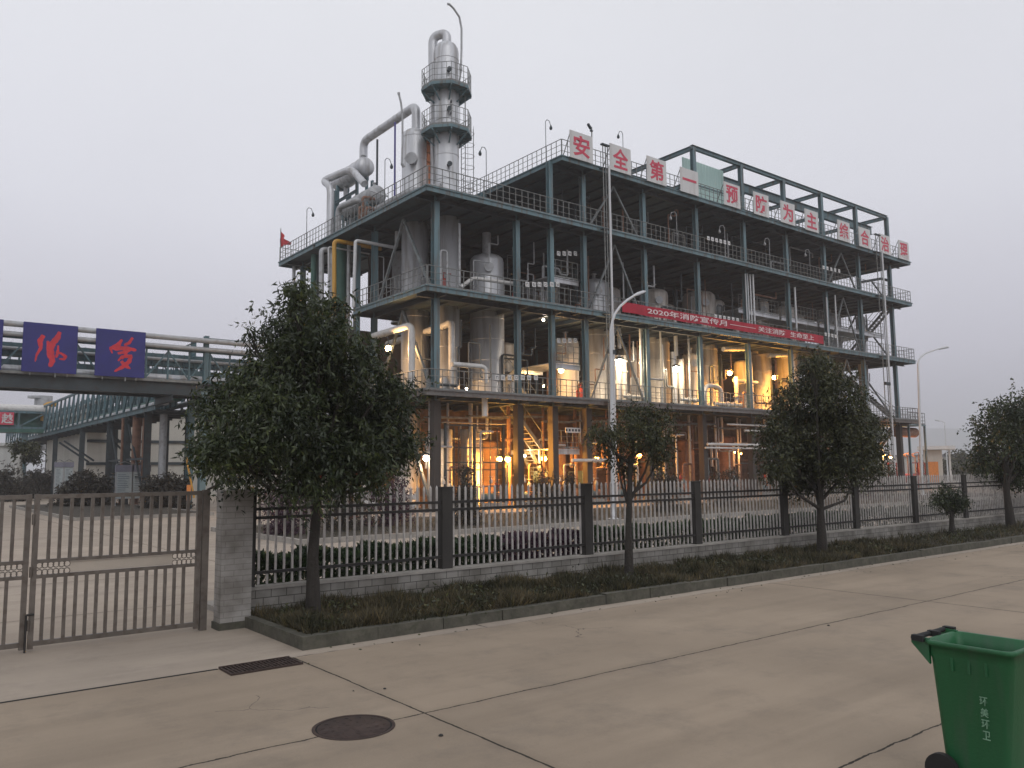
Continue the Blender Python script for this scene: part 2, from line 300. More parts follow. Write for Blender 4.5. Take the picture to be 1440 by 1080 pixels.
# ================================================================ SETTING
struct(MB().bx(-3100, 3100, -250, 3100, -0.6, -0.03), 'ground', 'terrain')
struct(MB().bx(-60, 120, -25, 8.72, -0.3, 0.0), 'road', 'road_concrete')
yard = MB()
yard.bx(-60, 4.0, 8.7205, 60, -0.3, 0.0)
yard.bx(4.0, 120, 11.25, 60, -0.3, 0.0)
yard.bx(4.0, 120, 8.7205, 9.0, -0.3, -0.001)
yard.bx(-60, 120, 60.0, 240, -0.3, -0.006)
struct(yard, 'yard', 'yard_concrete')
mat('dimmed_dirty_floor', (0.075, 0.06, 0.05), 0.7, 0, 0.4, 0.8, bump=0.3, dirt=(0.03, 0.025, 0.02), dirtamt=0.7)  # dirty concrete, darkened further to dim the lamp-lit floor
struct(MB().bx(21.8, 73.2, 34.9, 47.5, -0.05, 0.05), 'plant_floor', 'dimmed_dirty_floor')  # dark slab added so less lamp light bounces indoors
struct(MB().bx(-60, 2.94, 8.70, 8.735, -0.05, 0.004), 'gutter_joint', 'hole_black')
# verge in front of the fence
struct(MB().bx(4.10, 75, 9.12, 10.98, -0.1, 0.115), 'verge', 'soil')
kb = MB(); x = 3.98
while x < 60:
    L_ = 1.0*random.uniform(0.94, 1.04); dy = random.uniform(-0.015, 0.015); dz = random.uniform(-0.012, 0.01)
    kb.bx(x, x+L_-0.012, 8.98+dy, 9.12+dy*0.3, -0.05, 0.145+dz); x += L_
y = 9.125
while y < 10.75:
    kb.bx(3.98, 4.10, y, y+0.8-0.01, -0.05, 0.14+random.uniform(-0.02, 0.005)); y += 0.8
struct(kb, 'kerb', 'kerb_stone')
# planting beds inside the plant
def bed(x0, x1, y0, y1, h=0.12):
    return (x0, x1, y0, y1, h)
beds = [bed(9.6, 62, 22.0, 29.6), bed(7.2, 13.4, 40.8, 62), bed(-30, 5.5, 74, 120), bed(4.07, 62, 11.25, 12.9, 0.05)]
kb = MB(); bs = MB()
for x0, x1, y0, y1, h in beds:
    kb.bx(x0, x1, y0, y0+0.14, -0.02, h+0.03); kb.bx(x0, x1, y1-0.14, y1, -0.02, h+0.03); kb.bx(x0, x0+0.14, y0+0.142, y1-0.142, -0.02, h+0.03); kb.bx(x1-0.14, x1, y0+0.142, y1-0.142, -0.02, h+0.03)
    bs.bx(x0+0.142, x1-0.142, y0+0.142, y1-0.142, -0.02, h)
struct(kb, 'planting_kerb', 'inner_kerb'); struct(bs, 'planting_bed', 'soil')
# far hills
hv = []; hf = []; n = 60
for i in range(n+1):
    t = i/n; a = math.radians(-20 + 130*t); R_ = 2650
    hh = 36 + 70*math.exp(-((math.degrees(a)-24)/7)**2) + 12*math.sin(t*23)+8*math.sin(t*51+1)
    if 45 < math.degrees(a) < 95: hh *= 0.55
    cx_, sy_ = math.cos(a), math.sin(a)
    hv += [(cx_*(R_-160), sy_*(R_-160), -1), (cx_*R_, sy_*R_, hh), (cx_*(R_+200), sy_*(R_+200), -1)]
for i in range(n):
    for k in (0, 1): hf.append((i*3+k, i*3+k+1, (i+1)*3+k+1, (i+1)*3+k))
mb = MB(); mb.add(hv, hf, True); struct(mb, 'hills', 'hill_green')
# ---------------------------------------------------------------- leaves
def leafmesh(P, D, Ln, Wd, name, matn, parent=None, loc=(0,0,0)):
    n = len(P); D = D/np.linalg.norm(D, axis=1, keepdims=True); R = rng.normal(size=(n, 3)); S = np.cross(D, R); S /= np.linalg.norm(S, axis=1, keepdims=True); Nn = np.cross(D, S)
    Ln = Ln.reshape(-1, 1); Wd = Wd.reshape(-1, 1)
    v0 = P; v1 = P + D*Ln*0.45 + S*Wd*0.5 + Nn*Wd*0.12; v2 = P + D*Ln - Nn*Ln*0.12; v3 = P + D*Ln*0.45 - S*Wd*0.5 + Nn*Wd*0.12
    co = np.stack([v0, v1, v2, v3], 1).reshape(-1, 3) - np.array(loc)
    me = bpy.data.meshes.new(name); me.vertices.add(4*n); me.vertices.foreach_set('co', co.reshape(-1)); me.loops.add(4*n); me.polygons.add(n)
    me.loops.foreach_set('vertex_index', np.arange(4*n, dtype=np.int32)); me.polygons.foreach_set('loop_start', np.arange(0, 4*n, 4, dtype=np.int32)); me.polygons.foreach_set('loop_total', np.full(n, 4, dtype=np.int32))
    at = me.attributes.new('tone', 'FLOAT', 'FACE'); at.data.foreach_set('value', rng.random(n).astype(np.float32))
    me.update(calc_edges=True); me.materials.append(MATS[matn])
    o = bpy.data.objects.new(name, me); COL.objects.link(o)
    if parent is not None: o.parent = parent
    else: o.location = loc
    return o
def crownpts(blobs, ntwig, per, tl, ll, lw, droop=0.7, shell=0.62):
    vol = np.array([b[3]**2.2 for b in blobs]); pr = vol/vol.sum(); idx = rng.choice(len(blobs), ntwig, p=pr)
    C = np.array([b[:3] for b in blobs])[idx]; Rr = np.array([b[3] for b in blobs])[idx]
    d = rng.normal(size=(ntwig, 3)); d /= np.linalg.norm(d, axis=1, keepdims=True)
    rad = (shell + (1-shell)*rng.random(ntwig)**0.8)*Rr*(1+0.17*rng.normal(size=ntwig)); T = C + d*rad[:,None]*np.array([1, 1, 0.92])
    nsub = max(20, ntwig//16); pick = rng.choice(nsub, ntwig); sub = T[:nsub][pick]; tight = (0.10*Rr[:nsub][pick]+0.55*tl)[:,None]
    T = np.where((rng.random(ntwig) < 0.72)[:,None], sub + rng.normal(size=(ntwig, 3))*tight, T)
    td = d + np.array([0, 0, -droop]) + 0.5*rng.normal(size=(ntwig, 3)); td /= np.linalg.norm(td, axis=1, keepdims=True)
    s = np.tile(np.linspace(-0.6, 1, per), ntwig); Tt = np.repeat(T, per, 0); Dd = np.repeat(td, per, 0)
    P = Tt + Dd*(s*tl)[:,None] + np.array([0, 0, -0.25])*(np.maximum(s, 0)**2*tl)[:,None] + rng.normal(size=(ntwig*per, 3))*tl*0.10
    LD = Dd*0.6 + rng.normal(size=(ntwig*per, 3))*0.7 + np.array([0, 0, -0.45])
    return P, LD, ll*(0.7+0.6*rng.random(ntwig*per)), lw*(0.7+0.6*rng.random(ntwig*per))
def tree(label, base, trunk, tr, blobs, ntwig, per=9, tl=0.22, ll=0.085, lw=0.032, lm='leaf_camphor', group=None, name='camphor_tree', bark='bark', droop=0.7, limbs=True):
    t = thing(name, label, 'tree', base, group)
    mb = MB(); mb.tube(trunk, [tr*(1.25 if i == 0 else 1-0.45*i/(len(trunk)-1)) for i in range(len(trunk))], 10)
    if limbs:
        top = V(trunk[-1]); low = V(trunk[-2])
        for b in blobs:
            c = V(b[:3]); s = low.lerp(top, random.random()); m_ = s.lerp(c, 0.5) + V((0, 0, -0.12*(c-s).length)); e = s.lerp(c, 0.98)
            mb.tube([s, m_, e], [tr*0.42, tr*0.28, tr*0.12], 6)
            for _ in range(4):
                q = c + V((random.uniform(-1, 1), random.uniform(-1, 1), random.uniform(-0.8, 0.8)))*b[3]*0.8
                mb.tube([m_.lerp(e, random.uniform(0.3, 1)), q], [tr*0.16, tr*0.05], 4)
    mb.build('trunk', bark, t)
    P, D, Ln, Wd = crownpts(blobs, ntwig, per, tl, ll, lw, droop)
    leafmesh(P, D, Ln, Wd, 'crown', lm, t, base)
    return t
def blobsY(lst, Y, dy=0.5):
    out = []
    for i, (u, v, r) in enumerate(lst):
        y = Y + dy*math.sin(i*2.4); p = PY(u, v, y); out.append((p.x, p.y, p.z, 0.86*r/pxm(p)))
    return out
TB = 0.115
b = PY(441, 840, 10.2); base = V((b.x, 10.2, TB))
tree('largest dark leafy tree, on the grass verge just right of the gate pillar', base, [base, base+V((-0.02, 0, 0.8)), base+V((0.03, 0, 1.5)), PY(440, 600, 10.2)], 0.085,
     blobsY([(430,428,26),(402,464,32),(450,468,40),(368,522,36),(425,525,55),(490,512,46),(330,575,46),(395,590,62),(470,590,66),(532,572,46),(310,628,36),(352,648,46),(425,655,52),(500,645,55),(552,622,34),(418,403,15),(470,435,26),(300,590,22),(545,545,22),(572,636,17),(382,486,20),(326,545,20),(440,400,11),(415,425,18),(352,470,15),(285,620,16)], 10.2, 0.65), 4700, 10, 0.17, 0.088, 0.027, group='trees along the verge')
b = PY(884, 790, 10.2); base = V((b.x, 10.2, TB))
tree('thin young tree with sparse crown on the verge beside the tall street lamp', base, [base, base+V((0.02, 0, 0.9)), PY(887, 640, 10.2)], 0.075,
     blobsY([(890,598,30),(863,622,26),(915,618,30),(892,577,17),(846,606,16),(930,642,16),(875,650,16),(928,590,16)], 10.2, 0.3), 800, 8, 0.16, 0.072, 0.026, 'leaf_olive', 'trees along the verge')
b = PY(1156, 765, 10.2); base = V((b.x, 10.2, TB))
tree('dense round dark tree on the verge in front of the far half of the plant', base, [base, base+V((0, 0, 0.9)), PY(1153, 640, 10.2)], 0.10,
     blobsY([(1150,530,30),(1120,568,40),(1182,562,40),(1098,618,34),(1160,620,55),(1208,616,34),(1130,662,36),(1190,660,36),(1090,648,26),(1226,596,20),(1146,511,15),(1215,650,26)], 10.2, 0.55), 4300, 8, 0.16, 0.088, 0.034, 'leaf_olive', 'trees along the verge')
b = PY(1339, 744, 10.2); base = V((b.x, 10.2, TB))
tree('tiny low tree on the verge, its small round crown no higher than the fence', base, [base, base+V((0.0, 0, 0.35)), PY(1338, 715, 10.2)], 0.085,
     blobsY([(1334,700,17),(1320,705,11),(1350,704,12),(1332,682,9)], 10.2, 0.15), 420, 7, 0.12, 0.07, 0.03, group='trees along the verge')
b = PY(1421, 728, 10.6); base = V((b.x, 10.6, TB))
tree('broad tree with a leaning second stem at the far right end of the verge', base, [base, PY(1416, 695, 10.6), PY(1415, 640, 10.6)], 0.12,
     blobsY([(1404,573,17),(1392,606,28),(1428,600,32),(1402,650,38),(1442,650,42),(1462,600,38),(1374,626,13),(1440,568,20),(1378,650,16)], 10.6, 0.8), 2600, 7, 0.22, 0.11, 0.05, group='trees along the verge')
# ---------------------------------------------------------------- grass verge
def grassfield(name, areas, label):
    Ps = []; Hs = []
    for x0, x1, y0, y1, z, n, h in areas:
        p = np.stack([x0+(x1-x0)*rng.random(n), y0+(y1-y0)*rng.random(n), np.full(n, z)], 1)
        k = np.sin(p[:,0]*2.3+p[:,1]*3.1)+np.sin(p[:,0]*5.7-p[:,1]*4.3)+rng.normal(size=n)*0.8
        Ps.append(p); Hs.append(h*(0.75+0.22*k).clip(0.25, 1.7))
    P = np.concatenate(Ps); H = np.concatenate(Hs); D = rng.normal(size=P.shape)*0.5; D[:,2] = 1.0
    o = leafmesh(P-np.array([0, 0, 0.02]), D, H, 0.006+0.03*H*(1+P[:,0]*0.03), name, 'grass_blade'); return tag(o, label, 'grass', kind='stuff')
grassfield('grass', [(4.12, 10, 9.10, 10.95, 0.115, 38000, 0.20), (10, 20, 9.10, 10.95, 0.115, 28000, 0.20), (20, 60, 9.14, 10.95, 0.115, 20000, 0.2), (9.8, 45, 22.2, 29.4, 0.12, 9000, 0.2)], 'overgrown dark grass and weeds covering the verge and beds')
# weeds spilling over the kerb: low leafy clumps
P = []; 
for _ in range(70):
    x = 4.2+ (random.random()**1.4)*26; yv = random.uniform(9.2, 10.6); k = 40
    c = np.array([x, yv, 0.2]); P.append(c + rng.normal(size=(k, 3))*np.array([0.16, 0.13, 0.06]))
P = np.concatenate(P); o = leafmesh(P, rng.normal(size=P.shape)+np.array([0, 0, 0.4]), 0.05+0.04*rng.random(len(P)), 0.02+0.015*rng.random(len(P)), 'weeds', 'leaf_olive'); tag(o, 'low leafy weeds tangled in the verge grass', 'weeds', kind='stuff')
# hedge behind the fence
def hedge(x0, x1, y0, y1, z0, z1, n, name, matn, label, parent=None):
    p = rng.random((n, 3)); side = rng.random(n)
    p[:,2] = np.where(side < 0.45, 1-0.12*rng.random(n)**2, p[:,2]); p[:,1] = np.where(side > 0.6, 0.12*rng.random(n), p[:,1])
    P = np.stack([x0+(x1-x0)*p[:,0], y0+(y1-y0)*p[:,1], z0+(z1-z0)*p[:,2]], 1); P[:,2] += (0.05*np.sin(P[:,0]*6.1)+0.03*np.sin(P[:,0]*17))*p[:,2]
    D = rng.normal(size=P.shape)+np.array([0, -0.2, 0.8]); s = 1.25+P[:,0]*0.014
    return leafmesh(P, D, (0.05+0.035*rng.random(n))*s, (0.028+0.015*rng.random(n))*s, name, matn, parent, ORIG[parent.name] if parent else (0, 0, 0))
hd = thing('hedge', 'low clipped green hedge with a purple stretch behind the silver fence', 'hedge', (4.2, 11.9, 0.05))
hedge(4.25, 8.7, 11.45, 12.15, 0.08, 0.78, 14850, 'foliage', 'leaf_hedge', None, hd)
o = hedge(8.7, 10.6, 11.45, 12.15, 0.08, 0.78, 5670, 'foliage', 'leaf_purple', None, hd); o['label'] = 'purple leaved stretch of the hedge'
hedge(10.6, 20, 11.45, 12.2, 0.08, 0.78, 17550, 'foliage', 'leaf_hedge', None, hd)
hedge(20, 48, 11.45, 12.3, 0.08, 0.78, 17550, 'foliage', 'leaf_camphor', None, hd)
# shrubs inside the plant
def shrub(label, c, r, h, n, lm, name='shrub', group='shrubs in the planting bed', conic=False, ll=0.09):
    t = thing(name, label, 'shrub', c, group); mb = MB()
    for k in range(5): mb.tube([V(c), V(c)+V((random.uniform(-.5, .5)*r, random.uniform(-.5, .5)*r, h*0.7))], [0.03, 0.01], 5)
    mb.build('stem', 'bark', t)
    bl = []
    for k in range(6):
        zz = (k+0.6)/6; rr = r*((1.1-zz) if conic else math.sin(math.pi*min(0.98, 0.25+0.6*zz)))*0.75
        bl.append((c[0]+random.uniform(-.2, .2)*r, c[1]+random.uniform(-.2, .2)*r, c[2]+h*zz*0.92, max(0.18, rr)))
    P, D, Ln, Wd = crownpts(bl, n, 7, 0.16, ll, ll*0.42, 0.1); leafmesh(P, D, Ln, Wd, 'foliage', lm, t, c); return t
for (u, v, Y, r, h, lm, lab, con) in [
    (405, 757, 24.6, 1.05, 1.7, 'leaf_purple', 'dark purplish round shrub seen through the fence beside the gate pillar', False),
    (480, 755, 25.2, 1.0, 1.75, 'leaf_shrub', 'brown green shrub seen through the fence below the largest tree crown', False),
    (545, 752, 25.8, 1.1, 1.8, 'leaf_purple', 'wide dusky shrub left of the first brown fence post', False),
    (655, 748, 24.4, 0.75, 2.2, 'leaf_shrub', 'upright conical dark shrub just right of the first brown fence post', True),
    (768, 742, 26.2, 1.25, 2.3, 'leaf_shrub', 'large brown conical shrub lit by the yellow lamps', True),
    (800, 740, 24.6, 0.7, 1.8, 'leaf_shrub', 'small conical shrub just left of the second brown fence post', True),
    (935, 732, 25.0, 0.9, 1.8, 'leaf_shrub', 'round brown shrub between the thin tree and the third fence post', False),
    (1020, 722, 26.0, 1.1, 1.9, 'leaf_shrub', 'dark shrub right of the third fence post', False),
    (1212, 712, 27.0, 1.3, 2.6, 'leaf_purple', 'reddish purple bush at the far right corner of the plant', False),
    (1245, 706, 27.6, 1.3, 2.2, 'leaf_olive', 'yellow green bush left of the far lamp pole', False)]:
    p = PY(u, v, Y); shrub(lab, (p.x, Y, 0.12), r, h, 900, lm, conic=con)
for (u, v, Y, r, h, lab) in [(120, 690, 58, 2.1, 1.5, 'rounded dark bush behind the gate between the two pairs of notice boards'), (232, 700, 50, 1.6, 1.45, 'dark bush right of the near pair of notice boards'), (10, 690, 78, 3.0, 1.5, 'dark bush at the left edge behind the gate'), (50, 690, 86, 2.8, 1.5, 'dark bush right of the limewashed tree trunk')]:
    p = PY(u, v, Y); shrub(lab, (p.x, Y, 0.05), r, h, 1700, 'leaf_shrub', group='bushes by the pipe bridge', ll=0.2)
p = PY(25, 688, 80); base = V((p.x, 80, 0)); tree('slender tree with a limewashed trunk at the left edge under the pipe gallery', base, [base, PY(25, 655, 80), PY(28, 640, 80)], 0.45, blobsY([(42,634,10),(30,630,8)], 80, 1), 420, 7, 0.4, 0.3, 0.14, 'leaf_olive', name='limewashed_tree', bark='bark_limed')
# far tree line and buildings on the right
far = [(1345, 661, 150, 18, 1), (1378, 660, 165, 16, 0), (1310, 663, 175, 10, 1), (1408, 661, 185, 14, 0), (1440, 660, 170, 20, 1), (1362, 658, 200, 13, 0)]
labs = ['hazy bushy tree beside the small white canopy building', 'hazy rounded tree behind the tiny low tree', 'low hazy tree directly behind the canopy building', 'hazy tree just left of the broad right hand tree', 'hazy tree hidden partly behind the broad right hand tree', 'palest farthest tree on the horizon right of the canopy building']
for (u, v, dist, r, k), lb in zip(far, labs):
    d = ray(u, v).normalized(); c = EYEP + d*dist; rr = r/pxm(c); base = V((c.x, c.y, 0)); 
    tree(lb, base, [base, base+V((0, 0, 2)), V((c.x, c.y, 3))], 0.2, [(c.x, c.y, 2.0, rr), (c.x+rr*0.8, c.y, 1.6, rr*0.7), (c.x-rr*0.8, c.y+1, 1.6, rr*0.75), (c.x, c.y, 2+rr*0.5, rr*0.6)], 420, 6, 0.7, 0.5, 0.25, 'leaf_olive', 'distant hazy trees', 'distant_tree', limbs=False)
# ================================================================ GATE, PILLAR, FENCE
p = thing('gate_pillar', 'square grey tiled brick pillar between the double gate and the fence', 'pillar', (3.84, 11.02, 0))
MB().bx(3.655, 4.06, 10.80, 11.05, 0.09, 1.76).build('shaft', 'pillar_tile', p); MB().bx(3.635, 4.08, 10.78, 11.07, 0, 0.09).build('footing', 'kerb_stone', p); MB().bx(3.64, 4.075, 10.785, 11.065, 1.76, 1.79).build('cap', 'pillar_tile', p)
p = thing('gate_pillar', 'matching tiled pillar at the far left end of the gate, outside the photo', 'pillar', (-0.85, 11.0, 0))
MB().bx(-1.03, -0.62, 10.80, 11.05, 0.09, 1.76).build('shaft', 'pillar_tile', p); MB().bx(-1.05, -0.60, 10.78, 11.07, 0, 0.09).build('footing', 'kerb_stone', p); MB().bx(-1.045, -0.605, 10.785, 11.065, 1.76, 1.79).build('cap', 'pillar_tile', p)
def gate_leaf(x0, x1, label, flip):
    t = thing('gate_leaf', label, 'gate', ((x0+x1)/2, 11.0, 0.03), 'two leaves of the steel gate'); Y = 11.0
    fr = MB()
    fr.bx(x0, x0+0.055, Y-0.03, Y+0.03, 0.03, 1.79); fr.bx(x1-0.055, x1, Y-0.03, Y+0.03, 0.03, 1.79)
    for z0, z1 in ((1.735, 1.785), (0.995, 1.035), (0.82, 0.86), (0.06, 0.115)): fr.bx(x0+0.055, x1-0.055, Y-0.025, Y+0.025, z0, z1)
    fr.build('frame', 'gate_metal', t)
    n = 16; w = (x1-x0-0.11)/n
    for i in range(1, n):
        c = x0+0.055+w*i; MB().bx(c-0.018, c+0.018, Y-0.018, Y+0.018, 1.035, 1.735).build('bar', 'gate_metal', t)
    for i in range(n-1):
        c = x0+0.055+w*(i+0.72); MB().bx(c-0.018, c+0.018, Y-0.018, Y+0.018, 0.115, 0.82).build('bar', 'gate_metal', t)
    for a, b in ((x0+0.055, x0+0.40), (x1-0.34, x1-0.055)):
        m_ = MB(); k = int((b-a)/0.056)
        for i in range(k):
            c = V((a+(i+0.5)*(b-a)/k, Y, 0.0))
            for zz in (0.886, 0.968):
                m_.tube([c+V((0.034*math.cos(q), 0, zz+0.034*math.sin(q))) for q in np.linspace(0, 2*math.pi, 11)], 0.006, 5, cap=False)
        m_.build('ring_ornament', 'gate_metal', t)
    MB().bx(x0+0.40, x1-0.34, Y-0.004, Y+0.004, 0.866, 0.989).build('blank_plate', 'gate_plate', t)
    return t
g1 = gate_leaf(1.53, 3.44, 'closed right leaf of the brown barred gate, beside the tiled pillar', 1)
m_ = MB()
for z in (0.3, 0.9, 1.5): m_.tube([(1.525, 10.965, z-0.06), (1.525, 10.965, z+0.06)], 0.018, 8)
m_.build('hinge', 'gate_metal', g1); m_ = MB().tube([(1.50, 10.95, 0.0), (1.50, 10.95, 0.42)], 0.012, 8); m_.tube([(1.50, 10.95, 0.42), (1.58, 10.95, 0.42)], 0.012, 8); m_.build('drop_bolt', 'dark_metal', g1)
g2 = gate_leaf(-0.5, 1.50, 'left leaf of the brown barred gate, cut off by the left edge of the photo', 0)
hp = thing('gate_post', 'dark square steel hinge post between the gate leaf and tiled pillar', 'post', (3.52, 11.0, 0)); MB().bx(3.455, 3.54, 10.96, 11.04, 0, 1.80).build('shaft', 'gate_metal', hp)
m_ = MB(); m_.beam((3.50, 10.97, 1.80), (3.78, 10.97, 1.93), 0.03, 0.03); m_.beam((3.78, 10.97, 1.93), (3.84, 10.97, 1.79), 0.03, 0.03); m_.build('stay', 'gate_metal', hp)
fc = thing('picket_fence', 'long fence of pointed silver pickets on a tiled plinth with brown posts', 'fence', (4.07, 11.1, 0))
MB().bx(4.085, 60, 10.985, 11.215, -0.05, 0.44).build('base_wall', 'plinth_tile', fc); MB().bx(4.085, 60, 10.965, 11.235, 0.44, 0.475).build('coping', 'inner_kerb', fc)
posts = [7.31+3.1*i for i in range(17)]
MB().bx(4.12, 4.20, 11.05, 11.15, 0.475, 1.76).build('post', 'post_brown', fc)
for x in posts: m_ = MB().bx(x-0.095, x+0.095, 11.02, 11.16, 0.475, 1.74); m_.bx(x-0.105, x+0.105, 11.01, 11.17, 1.74, 1.765); m_.build('post', 'post_brown', fc)
edges = [4.20]+[e for x in posts for e in (x-0.097, x+0.097)]
for i in range(len(posts)):
    a, b = edges[2*i], edges[2*i+1]
    rl = MB()
    for z in (0.66, 1.40, 1.52): rl.bx(a, b, 11.045, 11.077, z-0.02, z+0.02)
    rails = rl.build('rail', 'dark_metal', fc)
    n = int((b-a)/0.118); w = (b-a)/n; pk = MB()
    for k in range(n):
        c = a+w*(k+0.5)+random.uniform(-0.003, 0.003); zt = 1.745+random.uniform(-0.006, 0.006)
        pk.bx(c-0.0135, c+0.0135, 11.079, 11.106, 0.50, zt)
        pk.add([(c-0.0135, 11.079, zt), (c+0.0135, 11.079, zt), (c+0.0135, 11.106, zt), (c-0.0135, 11.106, zt), (c, 11.092, zt+0.045)], [(0,1,4),(1,2,4),(2,3,4),(3,0,4)])
    pk.build('picket_panel', 'picket_steel', fc)
# ================================================================ MANHOLE, GRATE, BIN
mh = thing('manhole_cover', 'round rusty iron manhole cover set in the concrete road', 'manhole cover', (3.13, 6.06, 0))
m_ = MB(); m_.lathe((3.13, 6.06, 0), [(0.325, 0.001), (0.325, 0.006), (0.300, 0.007), (0.300, 0.001)], 48); m_.build('frame_ring', 'grate_iron', mh); MB().lathe((3.13, 6.06, 0), [(0.30, 0.0015), (0.284, 0.0015)], 48).build('gap', 'hole_black', mh)
m_ = MB(); m_.lathe((3.13, 6.06, 0), [(0.0, 0.0045), (0.286, 0.0045), (0.286, 0.001)], 48)
for rr in (0.06, 0.12, 0.18, 0.24):
    k = int(rr*60)
    for i in range(k):
        a = 2*math.pi*i/k; q = V((3.13+rr*math.cos(a), 6.06+rr*math.sin(a), 0.0055)); e = V((math.cos(a+0.6), math.sin(a+0.6), 0))*0.014; m_.beam(q-e, q+e, 0.008, 0.003)
m_.build('lid', 'grate_iron', mh)
dg = thing('drain_grate', 'rusty slotted gutter grate at the mouth of the gateway', 'drain grate', (3.33, 8.53, 0))
MB().bx(2.97, 3.69, 8.36, 8.70, 0.001, 0.004).build('pit', 'hole_black', dg)
m_ = MB(); m_.bx(2.95, 3.71, 8.34, 8.36, 0, 0.02); m_.bx(2.95, 3.71, 8.70, 8.72, 0, 0.025); m_.bx(2.95, 2.97, 8.36, 8.70, 0, 0.02); m_.bx(3.69, 3.71, 8.36, 8.70, 0, 0.02); m_.build('frame', 'grate_iron', dg)
m_ = MB(); 
for i in range(17): c = 3.005+i*0.041; m_.bx(c-0.008, c+0.008, 8.36, 8.70, 0.005, 0.018)
m_.bx(2.97, 3.69, 8.52, 8.54, 0.0045, 0.015); m_.build('bars', 'grate_iron', dg)
# wheelie bin: long side faces the gate, handle end towards the fence
bx_, by_ = 5.655, 2.37
wb = thing('wheelie_bin', 'open green plastic wheelie bin on the road at the lower right edge', 'bin', (bx_, by_, 0))
def ringpts(hx, hy, z, rr, cx=0, cy=0, n=6):
    out = []
    for sx, sy, a0 in ((1, 1, 0), (-1, 1, 90), (-1, -1, 180), (1, -1, 270)):
        for i in range(n): a = math.radians(a0+90*i/(n-1)); out.append((bx_+cx+sx*(hx-rr)+rr*math.cos(a), by_+cy+sy*(hy-rr)+rr*math.sin(a), z))
    return out
m_ = MB(); rings = [ringpts(0.165, 0.165, 0.05, 0.04, 0, 0.0), ringpts(0.17, 0.185, 0.10, 0.045, 0, 0.02), ringpts(0.205, 0.245, 0.78, 0.05, 0, 0), ringpts(0.212, 0.252, 0.80, 0.05), ringpts(0.212, 0.252, 0.86, 0.05), ringpts(0.232, 0.268, 0.862, 0.055), ringpts(0.236, 0.272, 0.885, 0.055), ringpts(0.228, 0.264, 0.893, 0.05), ringpts(0.205, 0.243, 0.890, 0.045), ringpts(0.195, 0.235, 0.80, 0.045), ringpts(0.155, 0.16, 0.12, 0.04)]
n = len(rings[0]); vs = [q for r_ in rings for q in r_]; fs = [(i*n+k, i*n+(k+1) % n, (i+1)*n+(k+1) % n, (i+1)*n+k) for i in range(len(rings)-1) for k in range(n)]
m_.add(vs, fs, True); m_.add(rings[0], [tuple(range(n-1, -1, -1))]); m_.add(rings[-1], [tuple(range(n))]); m_.build('body', 'bin_green', wb)
for sx in (-1, 1):   # handle brackets and bar at the far end
    m_ = MB()
    m_.add([(bx_+sx*0.20-0.012, by_+0.238, 0.74), (bx_+sx*0.20+0.012, by_+0.238, 0.74), (bx_+sx*0.20+0.012, by_+0.35, 0.86), (bx_+sx*0.20-0.012, by_+0.35, 0.86), (bx_+sx*0.20-0.012, by_+0.35, 0.905), (bx_+sx*0.20+0.012, by_+0.35, 0.905), (bx_+sx*0.20+0.012, by_+0.238, 0.90), (bx_+sx*0.20-0.012, by_+0.238, 0.90)],
           [(0,1,2,3),(3,2,5,4),(4,5,6,7),(7,6,1,0),(0,3,4,7),(1,6,5,2)])
    m_.build('bracket', 'bin_green', wb)
m_ = MB(); m_.tube([(bx_-0.235, by_+0.325, 0.895), (bx_+0.235, by_+0.325, 0.895)], 0.017, 10)
for sx in (-0.22, 0.0, 0.22): m_.bx(bx_+sx-0.02, bx_+sx+0.02, by_+0.262, by_+0.335, 0.878, 0.915)
m_.build('handle_bar', 'bin_rubber', wb)
for sx in (-1, 1):
    w_ = MB(); c = V((bx_+sx*0.215, by_+0.20, 0.10)); w_.tube([c-V((0.022, 0, 0)), c+V((0.022, 0, 0))], 0.10, 24); w_.build('wheel', 'bin_rubber', wb)
MB().tube([(bx_-0.2, by_+0.20, 0.10), (bx_+0.2, by_+0.20, 0.10)], 0.012, 8).build('axle', 'dark_metal', wb)
for s in (-0.10, 0.0, 0.10): MB().bx(bx_-0.213, bx_-0.20, by_+s-0.008, by_+s+0.008, 0.72, 0.80).build('rib', 'bin_green', wb)
# vertical print, facing -x; the side tapers inwards towards the bottom
zt = 0.60
for i, ch in enumerate('环美环卫'):
    z = zt-0.068*i; xs = bx_-(0.17+(0.205-0.17)*(z-0.10)/0.68)-0.0035
    text(ch, 'print', 'bin_print', wb, (xs, by_-0.045, z-0.058), (0, -1, 0), (0.05, 0, 1), 0.045, 0.052, 0.002, 0.01)
